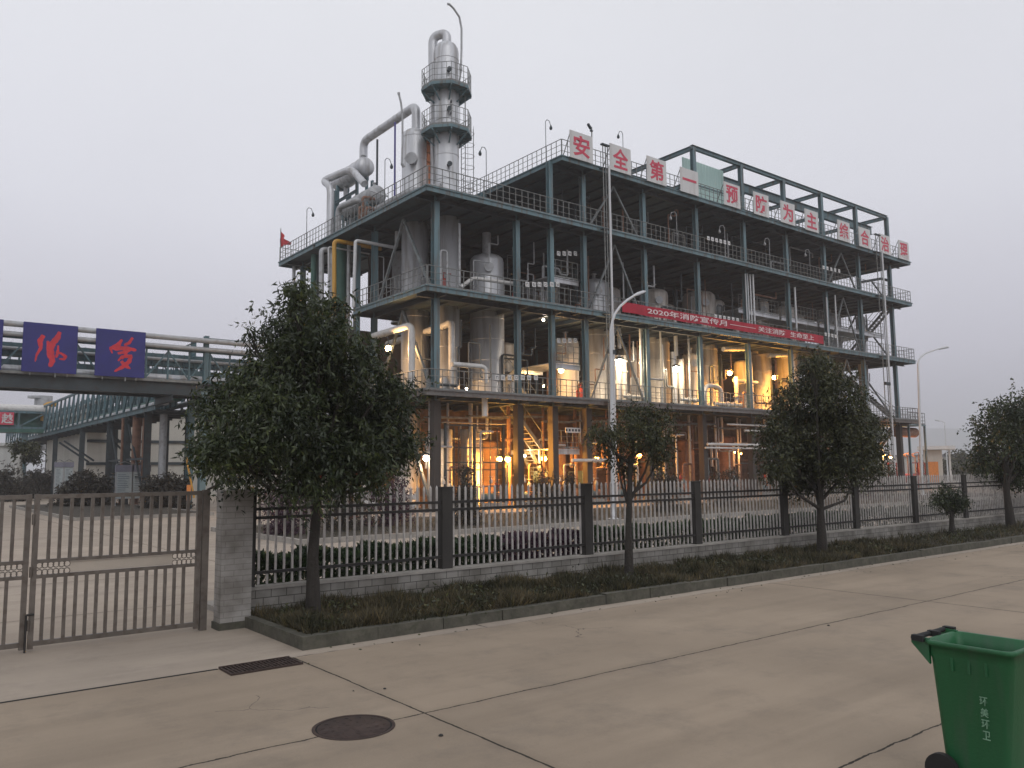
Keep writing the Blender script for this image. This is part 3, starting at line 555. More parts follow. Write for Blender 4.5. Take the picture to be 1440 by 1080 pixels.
# ================================================================ THE PROCESS PLANT
XC = [22.9, 28.4, 30.97, 33.65, 39.05, 44.4, 49.85, 55.25, 60.6, 66.0, 71.4]
YR = [35.65, 42.3, 46.9]
Z1, Z2, Z3, Z4 = 6.12, 11.46, 16.70, 20.52
XE, YE = 21.72, 34.64
pl = thing('steel_process_plant', 'huge open teal steel process plant of four decks filled with tanks and pipes', 'industrial plant', (47, 41, 0))
def slab(x0, x1, y0, y1, z, name='deck'):
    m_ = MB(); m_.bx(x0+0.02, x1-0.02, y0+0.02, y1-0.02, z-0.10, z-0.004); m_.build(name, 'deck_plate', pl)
    e = MB(); h = 0.26
    e.bx(x0, x1, y0-0.03, y0+0.015, z-h, z+0.0); e.bx(x0, x1, y1-0.015, y1+0.03, z-h, z+0.0); e.bx(x0-0.03, x0+0.015, y0+0.017, y1-0.017, z-h, z); e.bx(x1-0.015, x1+0.03, y0+0.017, y1-0.017, z-h, z)
    e.bx(x0-0.09, x1+0.09, y0-0.09, y0-0.032, z-0.03, z+0.03); e.bx(x0-0.09, x0-0.032, y0-0.03, y1, z-0.03, z+0.03); e.bx(x1+0.032, x1+0.09, y0-0.03, y1, z-0.03, z+0.03)
    e.build('deck_edge', 'teal_steel' if z > Z1+1 else 'worn_steel', pl)
    g = MB(); 
    for yy in [q for q in YR+[52.6] if y0 < q < y1]: g.ibeam((x0+0.05, yy, z-0.245), (x1-0.05, yy, z-0.245), 0.22, 0.28)
    for xx in [q for q in XC if x0 < q < x1]: g.ibeam((xx, y0+0.05, z-0.24), (xx, y1-0.05, z-0.24), 0.2, 0.26)
    xx = x0+1.35
    while xx < x1-0.5:
        if min(abs(xx-q) for q in XC) > 0.4: g.ibeam((xx, y0+0.06, z-0.17), (xx, y1-0.06, z-0.17), 0.10, 0.13, 0.014)
        xx += 1.35
    g.build('beam_grid', 'dark_steel' if z > Z1+1 else 'deck_plate', pl)  # darker colour than the edges stands in for shade on the undersides
slab(XE, 73.1, YE, 48.0, Z1); slab(XE, 27.5, 48.2, 54.0, Z3); slab(XE, 73.1, YE, 42.6, Z2); slab(27.6, 72.5, 42.75, 48.0, Z2); slab(XE, 73.1, YE, 48.0, Z3); slab(31.09, 73.3, YE, 48.0, Z4)
for j, yy in enumerate(YR):
    for i, xx in enumerate(XC):
        if j == 0 and i == 2: zt_ = Z4-0.1
        elif i < 2: zt_ = Z3-0.1
        elif i >= 5 and j < 2: zt_ = 24.62
        else: zt_ = Z4-0.1
        m_ = MB(); segs = [0, Z1-0.55, Z2-0.55, Z3-0.55, zt_]
        w = 0.34 if (i, j) == (0, 0) else 0.30
        m_.hcol(xx, yy, 0, zt_, w, w); m_.build('column', 'teal_steel', pl); m_ = MB(); m_.bx(xx-0.21, xx+0.21, yy-0.21, yy+0.21, 0, Z1-0.42); m_.bx(xx-0.3, xx+0.3, yy-0.3, yy+0.3, 0, 0.06); m_.build('column_casing', 'fireproofing', pl)
for xx in (22.9, 27.0):
    MB().hcol(xx, 52.6, 0, Z3-0.1).build('column', 'teal_steel', pl)
for xx, yy in ((22.9, 44.45), (22.9, 50.16)): MB().hcol(xx, yy, 0, Z3-0.1, 0.26, 0.26).build('column', 'teal_steel', pl)
# inner wall added at the back to block the sky and keep the decks dark
bw = MB(); bw.bx(22.0, 72.8, 46.98, 47.08, Z1, Z2-0.3); bw.bx(25.0, 33.79, 46.98, 47.08, Z2+1.5, Z3-0.3); bw.bx(33.8, 71.2, 46.98, 47.08, Z2+1.2, Z3-0.3); bw.bx(36.5, 71.2, 46.98, 47.08, Z3+1.15, Z4-0.3); bw.build('rear_dark_screen', 'back_wall', pl)
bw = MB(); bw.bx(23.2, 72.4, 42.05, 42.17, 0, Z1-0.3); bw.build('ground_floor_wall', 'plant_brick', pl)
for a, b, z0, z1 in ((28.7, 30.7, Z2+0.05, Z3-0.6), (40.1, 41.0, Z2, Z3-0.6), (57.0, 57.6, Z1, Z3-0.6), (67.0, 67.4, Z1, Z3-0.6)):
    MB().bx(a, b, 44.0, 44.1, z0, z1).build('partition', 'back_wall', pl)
# roof frame
rf = MB()
for yy in (35.65, 42.3): rf.ibeam((44.25, yy, 24.62), (71.55, yy, 24.62), 0.24, 0.30)
for xx in XC[5:]: rf.ibeam((xx, 35.8, 24.60), (xx, 42.15, 24.60), 0.22, 0.30)
rf.build('roof_frame', 'teal_steel', pl)
cg = MB(); cg.ibeam((49.6, 37.6, 24.0), (72.4, 37.6, 24.0), 0.3, 0.72); 
for xx in XC[6:]: cg.bx(xx-0.06, xx+0.06, 37.5, 37.7, 24.36, 24.46)
cg.build('crane_girder', 'teal_steel', pl)
MB().ibeam((39.4, 41.9, 21.9), (49.6, 41.9, 21.9), 0.2, 0.3).build('tie_beam', 'teal_steel', pl)
gs = MB(); x = 44.7
while x < 49.4:
    gs.add([(x, 36.9, Z4+0.2), (x+0.17, 36.86, Z4+0.2), (x+0.17, 36.86, 24.4), (x, 36.9, 24.4)], [(0,1,2,3)]); gs.add([(x+0.17, 36.86, Z4+0.2), (x+0.34, 36.9, Z4+0.2), (x+0.34, 36.9, 24.4), (x+0.17, 36.86, 24.4)], [(0,1,2,3)]); x += 0.34
tag(gs.build('translucent_sheet', 'green_sheet', pl), 'pale green translucent wall sheet')
MB().beam((44.6, 36.8, 22.6), (49.6, 36.8, 22.6), 0.08).build('sheet_rail', 'teal_steel', pl)
# railings
def railing(pts, z, name='railing', h=1.08, sp=0.45, par=pl, matn='rail_steel', th=0.038):
    m_ = MB()
    for a, b in zip(pts[:-1], pts[1:]):
        a = V((a[0], a[1], z)); b = V((b[0], b[1], z)); L_ = (b-a).length; n = max(1, round(L_/sp))
        for k in range(n+1): q = a.lerp(b, k/n); m_.beam(q, q+V((0, 0, h)), th*0.85)
        for hh, t_ in ((h, th*1.15), (h*0.68, th*0.7), (h*0.35, th*0.7)): m_.tube([a+V((0, 0, hh)), b+V((0, 0, hh))], t_/2+0.003, 6)
        m_.bx(min(a.x, b.x)-0.004, max(a.x, b.x)+0.004, min(a.y, b.y)-0.004, max(a.y, b.y)+0.004, z+0.034, z+0.13)
    return m_.build(name, matn, par)
o_ = 0.06
for z, yb in ((Z1, 47.9), (Z2, 42.5), (Z3, 53.9)):
    railing([(XE-o_+0.1, yb), (XE-o_+0.1, YE+0.03)], z); 
    for a, b in zip(np.linspace(XE+0.1, 73.0, 6)[:-1], np.linspace(XE+0.1, 73.0, 6)[1:]): railing([(a, YE+0.03), (b, YE+0.03)], z)
    railing([(73.02, YE+0.03), (73.02, 47.9 if z != Z2 else 42.5)], z)
for a, b in zip(np.linspace(31.2, 73.2, 5)[:-1], np.linspace(31.2, 73.2, 5)[1:]): railing([(a, YE+0.09), (b, YE+0.09)], Z4)
railing([(31.16, 47.9), (31.16, YE+0.1)], Z4); railing([(73.2, YE+0.1), (73.2, 47.9)], Z4); railing([(27.4, 53.9), (XE, 53.9)], Z3); railing([(73.2, 47.9), (31.2, 47.9)], Z4, sp=0.9)
# braces
def brace(apex, l, r, w=0.11):
    m_ = MB(); m_.beam(apex, l, w, w); m_.beam(V(apex)+V((0.012, 0.012, 0.012)), r, w, w); m_.build('brace', 'brace_steel', pl)
for z0, z1 in ((Z1, Z2-0.5), (Z2, Z3-0.5), (Z3, Z4-0.5)):
    brace((36.35, 35.65, z1), (33.9, 35.65, z0), (38.8, 35.65, z0)); brace((63.3, 35.65, z1), (60.85, 35.65, z0), (65.7, 35.65, z0))
for z0, z1 in ((0, Z1-0.5), (Z1, Z2-0.5), (Z2, Z3-0.5)):
    brace((22.9, 38.95, z1), (22.9, 35.9, z0), (22.9, 42.0, z0), 0.14)
    brace((71.4, 38.95, z1), (71.4, 35.9, z0), (71.4, 42.0, z0), 0.12)
# mezzanines
def mezz(x0, x1, y0, y1, z, name='mezzanine'):
    m_ = MB(); m_.bx(x0, x1, y0, y1, z-0.05, z-0.004); m_.ibeam((x0, y0, z-0.19), (x1, y0, z-0.19), 0.14, 0.28); m_.ibeam((x0, y1, z-0.16), (x1, y1, z-0.16), 0.12, 0.22); m_.build(name, 'cladding', pl)
    railing([(x0+0.05, y0), (x1-0.05, y0)], z, 'mezzanine_railing')
mezz(31.15, 33.5, 36.0, 39.5, 13.55); mezz(31.15, 33.5, 36.0, 39.5, 8.35); mezz(49.95, 55.1, 36.4, 41.5, 13.85); mezz(55.4, 60.45, 36.4, 41.5, 13.85); mezz(60.75, 65.85, 36.4, 41.5, 13.85); mezz(66.15, 71.2, 36.4, 41.5, 13.85)
mezz(31.1, 33.5, 36.2, 39.8, 3.3)
# stairs inside
def stair(a, b, w, name='stair'):
    a = V(a); b = V(b); m_ = MB(); s = V((0, w/2, 0)) if abs((b-a).x) > abs((b-a).y) else V((w/2, 0, 0))
    m_.beam(a-s, b-s, 0.06, 0.22); m_.beam(a+s, b+s, 0.06, 0.22); n = max(4, int(abs(b.z-a.z)/0.21))
    for k in range(1, n): q = a.lerp(b, k/n); m_.beam(q-s*0.95, q+s*0.95, 0.24, 0.035)
    for q in (a, b, a.lerp(b, 0.5)):
        for sg in (-1, 1): m_.beam(q+s*sg, q+s*sg+V((0, 0, 1)), 0.04)
    for sg in (-1, 1): m_.tube([a+s*sg+V((0, 0, 1)), b+s*sg+V((0, 0, 1))], 0.025, 6)
    m_.build(name, 'rail_steel', pl)
stair((31.2, 37.4, 3.3), (28.7, 37.4, Z1-0.1), 0.9); stair((33.2, 38.6, 0), (31.3, 38.6, 3.3), 0.9); stair((33.4, 40.6, Z1), (30.9, 40.6, 8.35), 0.9); stair((28.6, 39.9, Z1), (31.3, 39.9, 8.35), 0.9)
stair((72.2, 41.5, 0), (72.2, 36.0, Z1), 0.8); stair((72.2, 36.2, Z1), (72.2, 41.8, Z2), 0.8); stair((72.2, 41.5, Z2), (72.2, 36.0, Z3), 0.8)
# ---------------------------------------------------------------- roof signs
names = '安全第一预防为主综合治理'
SX = [31.57, 34.89, 38.23, 41.49, 46.12, 49.58, 52.96, 56.18, 60.89, 64.18, 67.55, 70.9]
words = ['safety', 'whole', 'ordinal', 'single bar', 'prepare', 'guard', 'for', 'main', 'combine', 'together', 'govern', 'reason']
where = ['nearest and leftmost on the roof edge', 'second on the roof edge above the hoist rails', 'third on the roof edge', 'one plain bar, left of the green sheet', 'fifth on the roof edge, in front of the second roof frame post', 'sixth on the roof edge', 'seventh on the roof edge', 'eighth on the roof edge, left of the fourth roof frame post', 'ninth on the roof edge', 'tenth on the roof edge, left of the far hoist rails', 'eleventh on the roof edge, right of the far hoist rails', 'last and farthest on the roof corner']
for i, ch in enumerate(names):
    x = SX[i]; t = thing('roof_sign', 'white sign reading ' + ch + ', ' + where[i], 'sign', (x+0.93, 34.5, Z4+0.03), 'white character signs along the roof edge')
    z0 = 20.50; z1 = 22.18
    MB().bx(x, x+1.86, 34.42, 34.46, z0, z1).build('panel', 'sign_white', t)
    m_ = MB(); m_.beam((x+0.1, 34.48, z0+1.6), (x+0.1, 35.3, Z4+0.04), 0.04); m_.beam((x+1.76, 34.48, z0+1.6), (x+1.76, 35.3, Z4+0.04), 0.04); m_.bx(x, x+1.86, 34.461, 34.50, z0+0.02, z0+0.06); m_.build('stay', 'rail_steel', t)
    if ch == '一': text(ch, 'lettering', 'sign_red', t, (x+0.22, 34.42, z0+0.83), (1, 0, 0), (0, 0, 1), 1.42, 0.17, 0.015, 0.0)
    else: text(ch, 'lettering', 'sign_red', t, (x+0.26, 34.42, z0+0.2), (1, 0, 0), (0, 0, 1), 1.34, 1.30, 0.015, 0.022)
# banner
t = thing('banner', 'long red cloth banner with white lettering tied along the third deck railing', 'banner', (47, 34.55, 11.7))
m_ = MB(); nx = 120; vs = []; 
for i in range(nx+1):
    x = 35.78 + (58.15-35.78)*i/nx; yy = 34.545 + 0.012*math.sin(i*1.7) + 0.01*math.sin(i*0.6); zz = 0.02*math.sin(i*0.35); sag = 0.0
    vs += [(x, yy, 11.66+zz), (x, yy+0.008, 12.0+zz), (x, yy, 12.30+zz*0.5)]
m_.add(vs, [(i*3+k, (i+1)*3+k, (i+1)*3+k+1, i*3+k+1) for i in range(nx) for k in (0, 1)], True)
m_.add([(a, b+0.004, c) for a, b, c in vs], [(i*3+k, i*3+k+1, (i+1)*3+k+1, (i+1)*3+k) for i in range(nx) for k in (0, 1)], True); m_.build('cloth', 'banner_red', t)
bt = [('2020', 38.15, 1.75), ('年消防宣传月', 40.15, 6.0)]
text('2020年消防宣传月', 'lettering', 'banner_text', t, (38.0, 34.515, 11.80), (1, 0, 0), (0, 0, 1), 8.0, 0.40, 0.006, 0.012)
MB().bx(46.35, 49.3, 34.509, 34.515, 11.97, 12.005).build('lettering', 'banner_text', t)
text('关注消防', 'lettering', 'banner_text', t, (49.6, 34.515, 11.80), (1, 0, 0), (0, 0, 1), 3.35, 0.40, 0.006, 0.012)
text('生命至上', 'lettering', 'banner_text', t, (53.6, 34.515, 11.80), (1, 0, 0), (0, 0, 1), 3.15, 0.40, 0.006, 0.012)
m_ = MB()
for i in range(14): x = 35.9+i*1.7; m_.tube([(x, 34.55, 12.28), (x, 34.64, 12.46)], 0.008, 4)
m_.build('tie', 'rail_steel', t)
# small square notices on railings
ordn = ['first', 'second', 'third', 'fourth', 'fifth', 'sixth', 'seventh']
def notices(us, v, Y, desc, s=0.27):
    for i, u in enumerate(us):
        p = PY(u, v, Y); t = thing('railing_notice', f'white square notice, {ordn[i]} from left {desc}', 'notice', p, 'small square notices '+desc)
        MB().bx(p.x-s/2, p.x+s/2, Y-0.015, Y, p.z-s/2, p.z+s/2).build('plate', 'sign_white', t)
        m_ = MB(); q = s*0.28; y0, y1 = Y-0.019, Y-0.0155
        m_.bx(p.x-q, p.x-q+0.025, y0, y1, p.z-q, p.z+q); m_.bx(p.x+q-0.025, p.x+q, y0, y1, p.z-q, p.z+q); m_.bx(p.x-q+0.0255, p.x+q-0.0255, y0, y1, p.z+q-0.025-(i % 3)*0.04, p.z+q-(i % 3)*0.04); 
        if i % 2: m_.bx(p.x-q+0.0255, p.x+q-0.0255, y0, y1, p.z-q, p.z-q+0.025)
        m_.build('mark', 'dark_steel', t)
def lin(a, b, n): return [a+(b-a)*i/(n-1) for i in range(n)]
notices([741.4, 751, 758.5, 767, 776, 784], 400, 34.60, 'on third deck railing right of broad tank')
notices(lin(785.5, 809, 4), 356.5, 35.96, 'on the upper mezzanine railing')
notices(lin(785.5, 809, 4), 479, 35.96, 'on the lower mezzanine railing')
notices([699, 707, 716.5, 726, 735, 744, 753.5], 531, 34.60, 'on second deck railing right of the big tank')
for du, v, us, desc in ((0, 0, [996, 1001.5, 1007.5, 1013, 1019, 1025], 'on fourth deck railing below the bar sign'),):
    for i, u in enumerate(us): pass
def notices_line(u0, v0, u1, v1, n, desc, s=0.27):
    for i in range(n):
        u = u0+(u1-u0)*i/(n-1); v = v0+(v1-v0)*i/(n-1); Y = 34.60
        p = PY(u, v, Y); t = thing('railing_notice', f'white square notice, {ordn[i]} from left {desc}', 'notice', p, 'small square notices '+desc)
        MB().bx(p.x-s/2, p.x+s/2, Y-0.015, Y, p.z-s/2, p.z+s/2).build('plate', 'sign_white', t); q = s*0.25
        MB().bx(p.x-q, p.x+q, Y-0.019, Y-0.0155, p.z-0.02, p.z+0.02).build('mark', 'dark_steel', t)
notices_line(996, 335, 1025, 342, 6, 'on fourth deck railing below the roof sheet')
notices_line(1006.5, 445, 1037, 450, 6, 'on third deck railing above the banner')
notices_line(1158, 376, 1180, 381, 5, 'on fourth deck railing near the far end')
notices_line(1161, 470, 1175, 473, 4, 'on third deck railing right of the banner')
# ================================================================ TOWERS AND TANKS
def ladder(a, b, w, par, name='ladder', cage=True, out=V((1, 0, 0))):
    a = V(a); b = V(b); m_ = MB(); side = V((0, 0, 1)).cross(out).normalized()*w/2
    m_.beam(a-side, b-side, 0.035); m_.beam(a+side, b+side, 0.035); n = int((b-a).length/0.3)
    for k in range(n): q = a.lerp(b, (k+0.5)/n); m_.tube([q-side, q+side], 0.012, 5)
    if cage:
        k = 0; z = 2.0
        while z < (b-a).length:
            q = a+V((0, 0, z)); pts = [q - side*1.3 + out*0.0]+[q+out*0.35+(out*0.38*math.sin(t)-side.normalized()*0.36*math.cos(t)) for t in np.linspace(0, math.pi, 9)]+[q+side*1.3]
            m_.tube(pts, 0.016, 5, cap=False); z += 0.7
        for t in (0.5, 1.57, 2.6):
            o = out*0.35+(out*0.38*math.sin(t)-side.normalized()*0.36*math.cos(t)); m_.tube([a+o+V((0, 0, 2)), b+o], 0.012, 5)
    m_.build(name, 'rail_steel', par)
TX, TY = 25.52, 38.5
tw = thing('distillation_tower', 'tall light grey distillation tower with two octagonal teal platforms rising above the plant', 'tower', (TX, TY, Z1))
R = 0.72
m_ = MB(); m_.lathe((TX, TY, 0), [(R+0.12, Z1), (R+0.12, Z1+0.1), (R, Z1+0.12), (R, 26.75), (R*0.95, 26.98), (R*0.78, 27.2), (R*0.45, 27.36), (0.0, 27.4)], 32)
for z in (9, 12.5, 16.9, 18.8, 20.3, 22.4, 24.6, 26.2): m_.lathe((TX, TY, 0), [(R, z), (R+0.012, z+0.005), (R+0.012, z+0.06), (R, z+0.065)], 32)
m_.build('shell', 'cladding', tw)
m_ = MB(); m_.tube([(TX+0.02, TY, 27.3), (TX+0.02, TY, 28.0), (TX-0.45, TY+0.8, 28.0), (TX-0.45, TY+0.8, 25.0)], 0.27, 14, bend=0.7); m_.tube([(TX-0.45, TY+0.8, 25.05), (TX-0.45, TY+0.8, 24.7), (TX-0.45, TY+0.8, 17.0)], [0.27, 0.15, 0.15], 12); m_.build('overhead_pipe', 'cladding', tw)
def octo(zc, r0, r1, a0=0, gap=None):
    m_ = MB(); vs = []; n = 8
    for z in (zc-0.16, zc):
        for k in range(n): a = math.radians(22.5+45*k+a0); vs.append((TX+r1*math.cos(a), TY+r1*math.sin(a), z))
        for k in range(n): a = math.radians(22.5+45*k+a0); vs.append((TX+r0*math.cos(a), TY+r0*math.sin(a), z))
    fs = []
    for k in range(n):
        j = (k+1) % n; fs += [(k, j, 8+j, 8+k), (16+k, 24+k, 24+j, 16+j), (k, 16+k, 16+j, j), (8+k, 8+j, 24+j, 24+k)]
    m_.add(vs, fs)
    for k in range(n):
        a = math.radians(22.5+45*k+a0); m_.beam((TX+R*math.cos(a), TY+R*math.sin(a), zc-0.8), (TX+r1*0.95*math.cos(a), TY+r1*0.95*math.sin(a), zc-0.2), 0.07)
        m_.beam((TX+R*math.cos(a), TY+R*math.sin(a), zc-0.21), (TX+r1*0.98*math.cos(a), TY+r1*0.98*math.sin(a), zc-0.21), 0.08, 0.1)
    m_.build('platform', 'teal_steel', tw)
    c = [V((TX+r1*0.97*math.cos(math.radians(22.5+45*k+a0)), TY+r1*0.97*math.sin(math.radians(22.5+45*k+a0)), zc)) for k in range(9)]
    m_ = MB()
    for a, b in zip(c[:-1], c[1:]):
        for k in range(4): q = a.lerp(b, k/4); m_.tube([q, q+V((0, 0, 1.15))], 0.02, 5)
        for h in (0.4, 0.78, 1.15): m_.tube([a+V((0, 0, h)), b+V((0, 0, h))], 0.02 if h > 1 else 0.014, 5)
        m_.beam(a+V((0, 0, 0.07)), b+V((0, 0, 0.07)), 0.01, 0.12)
    m_.build('platform_railing', 'rail_steel', tw)
octo(24.35, R+0.02, 1.52); octo(21.75, R+0.02, 1.52)
ladder((TX+0.95, TY-0.55, 21.8), (TX+0.95, TY-0.55, 24.4), 0.42, tw, cage=False, out=V((0.8, -0.6, 0)).normalized()); ladder((TX+1.25, TY+0.1, Z3), (TX+1.25, TY+0.1, 22.6), 0.42, tw, out=V((1, 0.0, 0)))
m_ = MB()
for z in (19.6, 22.9, 25.3): m_ = MB(); m_.tube([(TX-0.3, TY-0.62, z), (TX-0.36, TY-0.86, z)], 0.10, 10); m_.tube([(TX-0.36, TY-0.86, z), (TX-0.37, TY-0.90, z)], 0.15, 12); m_.build('nozzle', 'dark_steel', tw)
for z in (23.1, 23.4, 22.7): MB().tube([(TX-0.28, TY-0.9, z), (TX-0.1, TY-0.62, z)], 0.05, 8).build('gauge', 'dark_steel', tw)
m_ = MB(); p0 = PY(648, 100, TY-0.7); pts = [PY(u, v, TY-0.7) for u, v in ((648, 102), (649, 70), (649, 40), (646, 24), (638, 12), (632, 6))]; m_.tube(pts, 0.062, 8); m_.tube([pts[0]+V((0, 0, 0.15)), pts[0]+V((0, 0, 0.32))], 0.10, 8); m_.tube([pts[-1], pts[-1]+V((-0.12, 0, -0.03))], 0.075, 8)
m_.tube([pts[0], (TX+R*0.7, TY-R*0.65, 24.45)], 0.05, 8); one(m_, 'vent_pipe', 'pipe_grey', 'thin bent vent pipe sticking up beside the top of the tall tower', 'pipe')
# second tower, left of it
AX, AY, AR = 24.66, 40.6, 0.80
ta = thing('reflux_vessel', 'shorter pale cylindrical vessel with domed top left of the tall tower', 'vessel', (AX, AY, Z1))
m_ = MB(); m_.lathe((AX, AY, 0), [(AR+0.1, Z1), (AR+0.1, Z1+0.12), (AR, Z1+0.14), (AR, 22.0), (AR*0.92, 22.25), (AR*0.65, 22.42), (0, 22.5)], 32)
for z in (8.5, 11, 13.8, 18.2, 20.5, 21.9): m_.lathe((AX, AY, 0), [(AR, z), (AR+0.012, z+0.005), (AR+0.012, z+0.05), (AR, z+0.055)], 32)
m_.build('shell', 'cladding', ta)
m_ = MB(); c = V((AX-0.55, AY-0.62, 20.3)); d = V((-0.75, -0.66, 0)).normalized(); m_.tube([c, c+d*0.28], 0.30, 18); m_.tube([c+d*0.28, c+d*0.34], 0.36, 18); m_.build('manway', 'pipe_grey', ta)
m_ = MB(); top = V((AX+0.05, AY, 22.4)); e1 = PX(590, 158, AX+0.05); e1 = V((AX+0.05, AY, e1.z if False else 24.05)); e2 = V((AX+0.05, 47.3, 24.05)); e3 = V((AX+0.05, 47.3, 21.9))
m_.tube([top, e1, e2, e3], 0.27, 16, bend=0.55, rings=1.6); one(m_, 'vapour_pipe', 'cladding', 'thick pale pipe rising from the shorter vessel and running left to the roof drum', 'pipe')
m_ = MB(); 
for (u, v0, v1, w, mt, nm, lb) in (): pass
def vpipe(u, v0, v1, Y, r, mt, lb, name='vertical_pipe', group=None, n=8, zb=None):
    a = PY(u, v0, Y); b = PY(u, v1, Y); m_ = MB(); z0 = b.z if zb is None else zb; m_.tube([(a.x, Y, a.z), (a.x, Y, z0)], r, n); return one(m_, name, mt, lb, 'pipe', group)
m_ = MB(); Yv = 39.8; pts = [PY(u, v, Yv) for u, v in ((565, 230), (566, 200), (566, 165), (564, 145), (561, 133))]; m_.tube(pts, 0.06, 8); m_.tube([pts[-1], pts[-1]+V((-.02, 0, 0.12))], 0.08, 8); m_.tube([pts[0], pts[0]+V((0.15, 0, -0.2))], 0.09, 8); one(m_, 'vent_pipe', 'pipe_grey', 'thin bent vent pipe in front of the thick pale roof pipe', 'pipe')
pb = PY(555, 275, 42.0); m_ = MB(); m_.tube([(pb.x, 42, Z3), (pb.x, 42, PY(555, 172, 42).z)], 0.06, 8); one(m_, 'blue_pipe', 'pipe_purple', 'slim purple blue upright pipe on the roof deck left of the shorter vessel', 'pipe')
pb = PY(530, 275, 44.0); m_ = MB(); m_.tube([(pb.x, 44, Z3), (pb.x, 44, PY(530, 196, 44).z)], 0.07, 8); one(m_, 'support_post', 'dark_steel', 'dark upright post holding the thick pale roof pipe', 'post')
# horizontal drums on the left roof deck
def drum(x, y0, y1, z, r, lb, legs=True, mt='cladding'):
    t = thing('horizontal_drum', lb, 'drum', (x, (y0+y1)/2, Z3), 'horizontal drums on the roof deck'); m_ = MB(); k = [(0, 0), (0.45*r, 0.06), (0.8*r, 0.16), (0.96*r, 0.32), (r, 0.5)]
    pts = []; rr = []
    for q, d in k: pts.append((x, y0+d*r, z)); rr.append(max(q, 0.01))
    for q, d in reversed(k): pts.append((x, y1-d*r, z)); rr.append(max(q, 0.01))
    m_.tube(pts, rr, 24); 
    for yy in np.linspace(y0+r, y1-r, 5): m_.tube([(x, yy-0.03, z), (x, yy+0.03, z)], r+0.02, 24)
    m_.build('shell', mt, t)
    if legs:
        for yy in (y0+r*1.3, y1-r*1.3): m_ = MB(); m_.bx(x-r*0.75, x+r*0.75, yy-0.1, yy+0.1, z-r*1.15, z-r*0.55); m_.bx(x-r*0.7, x-r*0.45, yy-0.08, yy+0.08, Z3, z-r*1.15); m_.bx(x+r*0.45, x+r*0.7, yy-0.08, yy+0.08, Z3, z-r*1.15); m_.build('saddle', 'teal_steel', t)
        m_ = MB(); m_.tube([(x, y0+r, z+r*0.95), (x, y0+r, z+r+0.18)], 0.12, 10); m_.tube([(x, y0+r, z+r+0.18), (x, y0+r, z+r+0.22)], 0.18, 12); m_.build('nozzle', 'pipe_grey', t); m_ = MB(); m_.tube([(x, y1-r*2, z-r*0.9), (x, y1-r*2, z-r-0.7)], 0.14, 10); m_.build('nozzle', 'pipe_grey', t)
    return t
drum(24.45, 46.2, 50.6, 22.0, 0.62, 'upper pale horizontal drum at the left end of the roof deck')
drum(23.9, 43.6, 48.6, 19.25, 0.60, 'lower grey horizontal drum below the upper one on the roof deck', mt='pipe_grey')
m_ = MB()
for yy in (46.6, 49.8):
    for xx in (23.9, 25.0): m_.hcol(xx, yy, Z3, 21.2, 0.16, 0.16, 0.015)
for z in (18.2, 20.3): m_.ibeam((23.9, 46.6, z), (23.9, 49.8, z), 0.14, 0.16); m_.ibeam((25.0, 46.6, z), (25.0, 49.8, z), 0.14, 0.16)
one(m_, 'drum_frame', 'teal_steel', 'teal steel frame carrying the upper roof drum', 'frame')
def pipe(pts, r, mt, lb, bend=None, name='process_pipe', group=None, rings=0, fl=0):
    m_ = MB(); m_.tube(pts, r, 12 if r > 0.08 else 7, bend=bend if bend is not None else r*2.4, rings=rings)
    if fl:
        for k in range(fl):
            i = random.randrange(len(pts)-1); q = V(pts[i]).lerp(V(pts[i+1]), random.uniform(0.25, 0.75)); d = (V(pts[i+1])-V(pts[i])).normalized(); m_.tube([q-d*0.05, q-d*0.01], r*1.6, 12); m_.tube([q+d*0.01, q+d*0.05], r*1.6, 12)
    return one(m_, name, mt, lb, 'pipe', group)
q = PX(465, 262, 22.6); pipe([(22.6, q.y, Z3), q, (22.6, 49.0, 21.35), (23.4, 46.5, 21.6), (23.6, 45.0, 20.2)], 0.24, 'cladding', 'thick pale pipe looping over the left roof drums and dropping to the deck', 0.6, rings=1.4)
q = PX(476, 292, 22.4); pipe([(22.4, q.y, Z3), q, PX(503, 281, 22.4), (23.2, 44.6, 18.6)], 0.19, 'pipe_grey', 'bent grey pipe below the lower roof drum', 0.5)
pipe([PX(520, 268, 22.5), PX(545, 276, 22.5)], 0.05, 'pipe_grey', 'thin grey pipe sloping over the roof railing left of the corner')
pipe([(23.3, 44.2, 17.9), (23.3, 38.9, 17.9), (24.3, 37.2, 17.9)], 0.22, 'pipe_grey', 'long grey pipe lying low behind the left roof railing')
for i, (yy, h) in enumerate(((43.3, 2.0), (43.7, 1.5), (42.9, 1.2))):
    pipe([(22.6, yy, Z3), (22.6, yy, Z3+h), (23.4, yy, Z3+h)], 0.09, 'pipe_rust', ['tall', 'middle', 'short'][i]+' rusty riser on the left roof deck below the drums', name='rusty_riser', fl=2)
xo = PY(600, 220, 39.6).x; m_ = MB(); m_.bx(xo, xo+0.34, 39.6, 39.63, Z3+0.6, PY(600, 188, 39.6).z)
one(m_, 'orange_sheet', 'scaffold_sheet', 'narrow orange scaffold sheet between the two towers', 'sheet')
m_ = MB()
for z in np.arange(17.5, 22.2, 0.55): m_.tube([(xo-0.05, 39.55, z), (xo+0.4, 39.55, z)], 0.02, 5)
for xx in (xo-0.03, xo+0.38): m_.tube([(xx, 39.55, Z3), (xx, 39.55, 22.3)], 0.025, 5)
one(m_, 'scaffold', 'pipe_rust', 'rusty scaffold ladder beside the orange sheet', 'scaffold')
